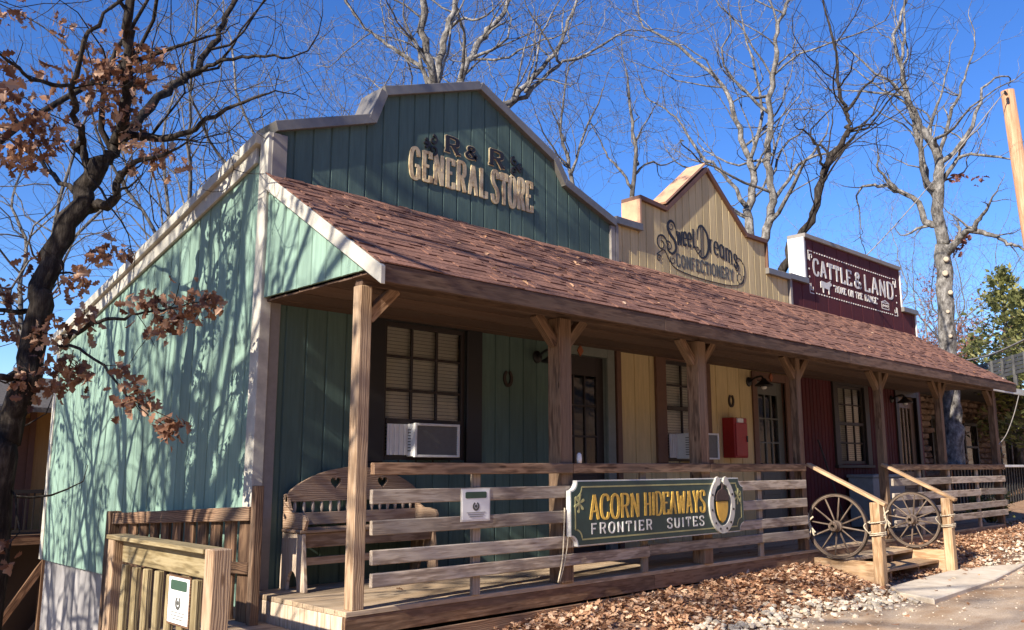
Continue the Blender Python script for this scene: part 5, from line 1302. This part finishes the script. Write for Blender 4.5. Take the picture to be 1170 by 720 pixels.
# ------------------------------------------------------------------ leaf litter, gravel
lr = random.Random(77); mb = MB()
def drop(x, y, size, up=.012):
    p = Vector((x, y, zg(x, y) + lr.uniform(.004, up)))
    a = lr.uniform(0, 6.28); mb.leaf(p, size * lr.uniform(.7, 1.3), Vector((math.cos(a), math.sin(a), lr.gauss(.05, .3))), Vector((lr.gauss(0, .45), lr.gauss(0, .45), 1)), lr.random(), lr.uniform(-.6, .8))
n = 0
while n < 18000:
    x = lr.uniform(.6, 15.5) if n % 3 else lr.uniform(.6, 7); y = lr.uniform(-1.35, .02)
    if x > 8.9: y = lr.uniform(-.95, .4 if x > 13.2 else -.02)
    if 6.3 < x < 8.6 and y < -.72: continue
    e = edge(x) + .22
    if math.sin(x * 2.3 + 5 * y) + math.sin(x * 5.1 - 3 * y + 1) > 1.25 and lr.random() < .75: continue
    if y < e and lr.random() > .25 * max(0, 1 - (e - y) / .3): continue
    drop(x, y, .03 + .035 * lr.random(), .05 if y > e + .15 else .02); n += 1
for k in range(260):
    x = lr.uniform(2, 16); drop(x, edge(x) - abs(lr.gauss(0, .5)), .055, .02)
for k in range(500): drop(lr.uniform(-2.5, 1.0), lr.uniform(-3, -.1), .06, .02)
tag(mb.build('leaf_litter', 'litter'), 'brown fallen oak leaves heaped along the porch skirt', 'fallen leaves', kind='stuff')
mb = MB()
for k in range(26):
    x = lr.uniform(.3, 13); y = lr.uniform(.0, 1.2); p = Vector((x, y, .006)); a = lr.uniform(0, 6.28)
    mb.leaf(p, .06 * lr.uniform(.7, 1.2), Vector((math.cos(a), math.sin(a), .1)), Vector((lr.gauss(0, .3), lr.gauss(0, .3), 1)), lr.random(), .5)
for k in range(70):
    x = lr.uniform(0, 13) if k % 2 else lr.uniform(0, 5); t = lr.uniform(.05, .98); p = Vector((x, EY + (TY - EY) * t, EZ + (TZ - EZ) * t)) + sn * .036; a = lr.uniform(0, 6.28)
    dv_ = Vector((math.cos(a), 0, 0)) + su * math.sin(a); mb.leaf(p, .055 * lr.uniform(.7, 1.2), dv_, sn + Vector((lr.gauss(0, .3), lr.gauss(0, .3), 0)), lr.random(), .5)
for k in range(14):
    x = lr.uniform(5.9, 9.6); y = lr.uniform(-1.5, -.85); p = Vector((x, y, -.327)); a = lr.uniform(0, 6.28)
    mb.leaf(p, .055, Vector((math.cos(a), math.sin(a), .1)), Vector((lr.gauss(0, .3), lr.gauss(0, .3), 1)), lr.random(), .5)
tag(mb.build('stray_leaves', 'litter'), 'stray brown leaves on the porch boards, porch roof and concrete walkway', 'fallen leaves', kind='stuff')
mb = MB()
for k in range(1250):
    if k % 5 < 3: x = lr.uniform(2.6, 6.15); c = edge(x) + .16
    else: x = lr.uniform(8.9, 15.5); c = edge(x) + .13
    y = c + lr.gauss(0, .15 if x < 7 else .2)
    s = .009 + .028 * lr.random() ** 2; mb.stone((x, y, zg(x, y) + s * .5 + .012), s * lr.uniform(.9, 1.4), s, s * .65, lr.random(), .25)
for k in range(900):
    x = lr.uniform(2, 16); y = edge(x) - abs(lr.gauss(0, .8)); s = lr.uniform(.004, .010); mb.stone((x, y, zg(x, y) + .016 + s * .4), s * 1.2, s, s * .6, lr.random(), .25)
tag(mb.build('white_gravel', 'stonewhite'), 'band of white gravel between the leaves and the dirt road', 'gravel', kind='stuff')
# dark green shrub at the far end of the porch
sh = thing('evergreen_shrub', (13.6, .35, zg(13.6, .35)), 'small dark green leafy shrub at the far right end of the porch', 'shrub'); mb = MB(); st_ = MB()
for k in range(30):
    a = lr.uniform(0, 6.28); e = Vector((13.6 + math.cos(a) * lr.uniform(.1, .4), .35 + math.sin(a) * lr.uniform(.1, .35), zg(13.6, .35) + lr.uniform(.2, .62))); b0 = Vector((13.6, .35, zg(13.6, .35)))
    st_.tube([b0, b0 * .4 + e * .6, e], [.008, .006, .003], 4, False)
    for q in range(14): mb.leaf(b0 + (e - b0) * lr.uniform(.5, 1.05) + Vector((lr.gauss(0, .04), lr.gauss(0, .04), lr.gauss(0, .04))), .1, Vector((lr.gauss(0, 1), lr.gauss(0, 1), lr.gauss(.3, .6))), Vector((lr.gauss(0, .4), lr.gauss(0, .4), 1)), lr.random() * .6, .3)
st_.build('stems', 'bark_mid', sh); mb.build('foliage', 'cedar', sh)
bpy.context.view_layer.update()
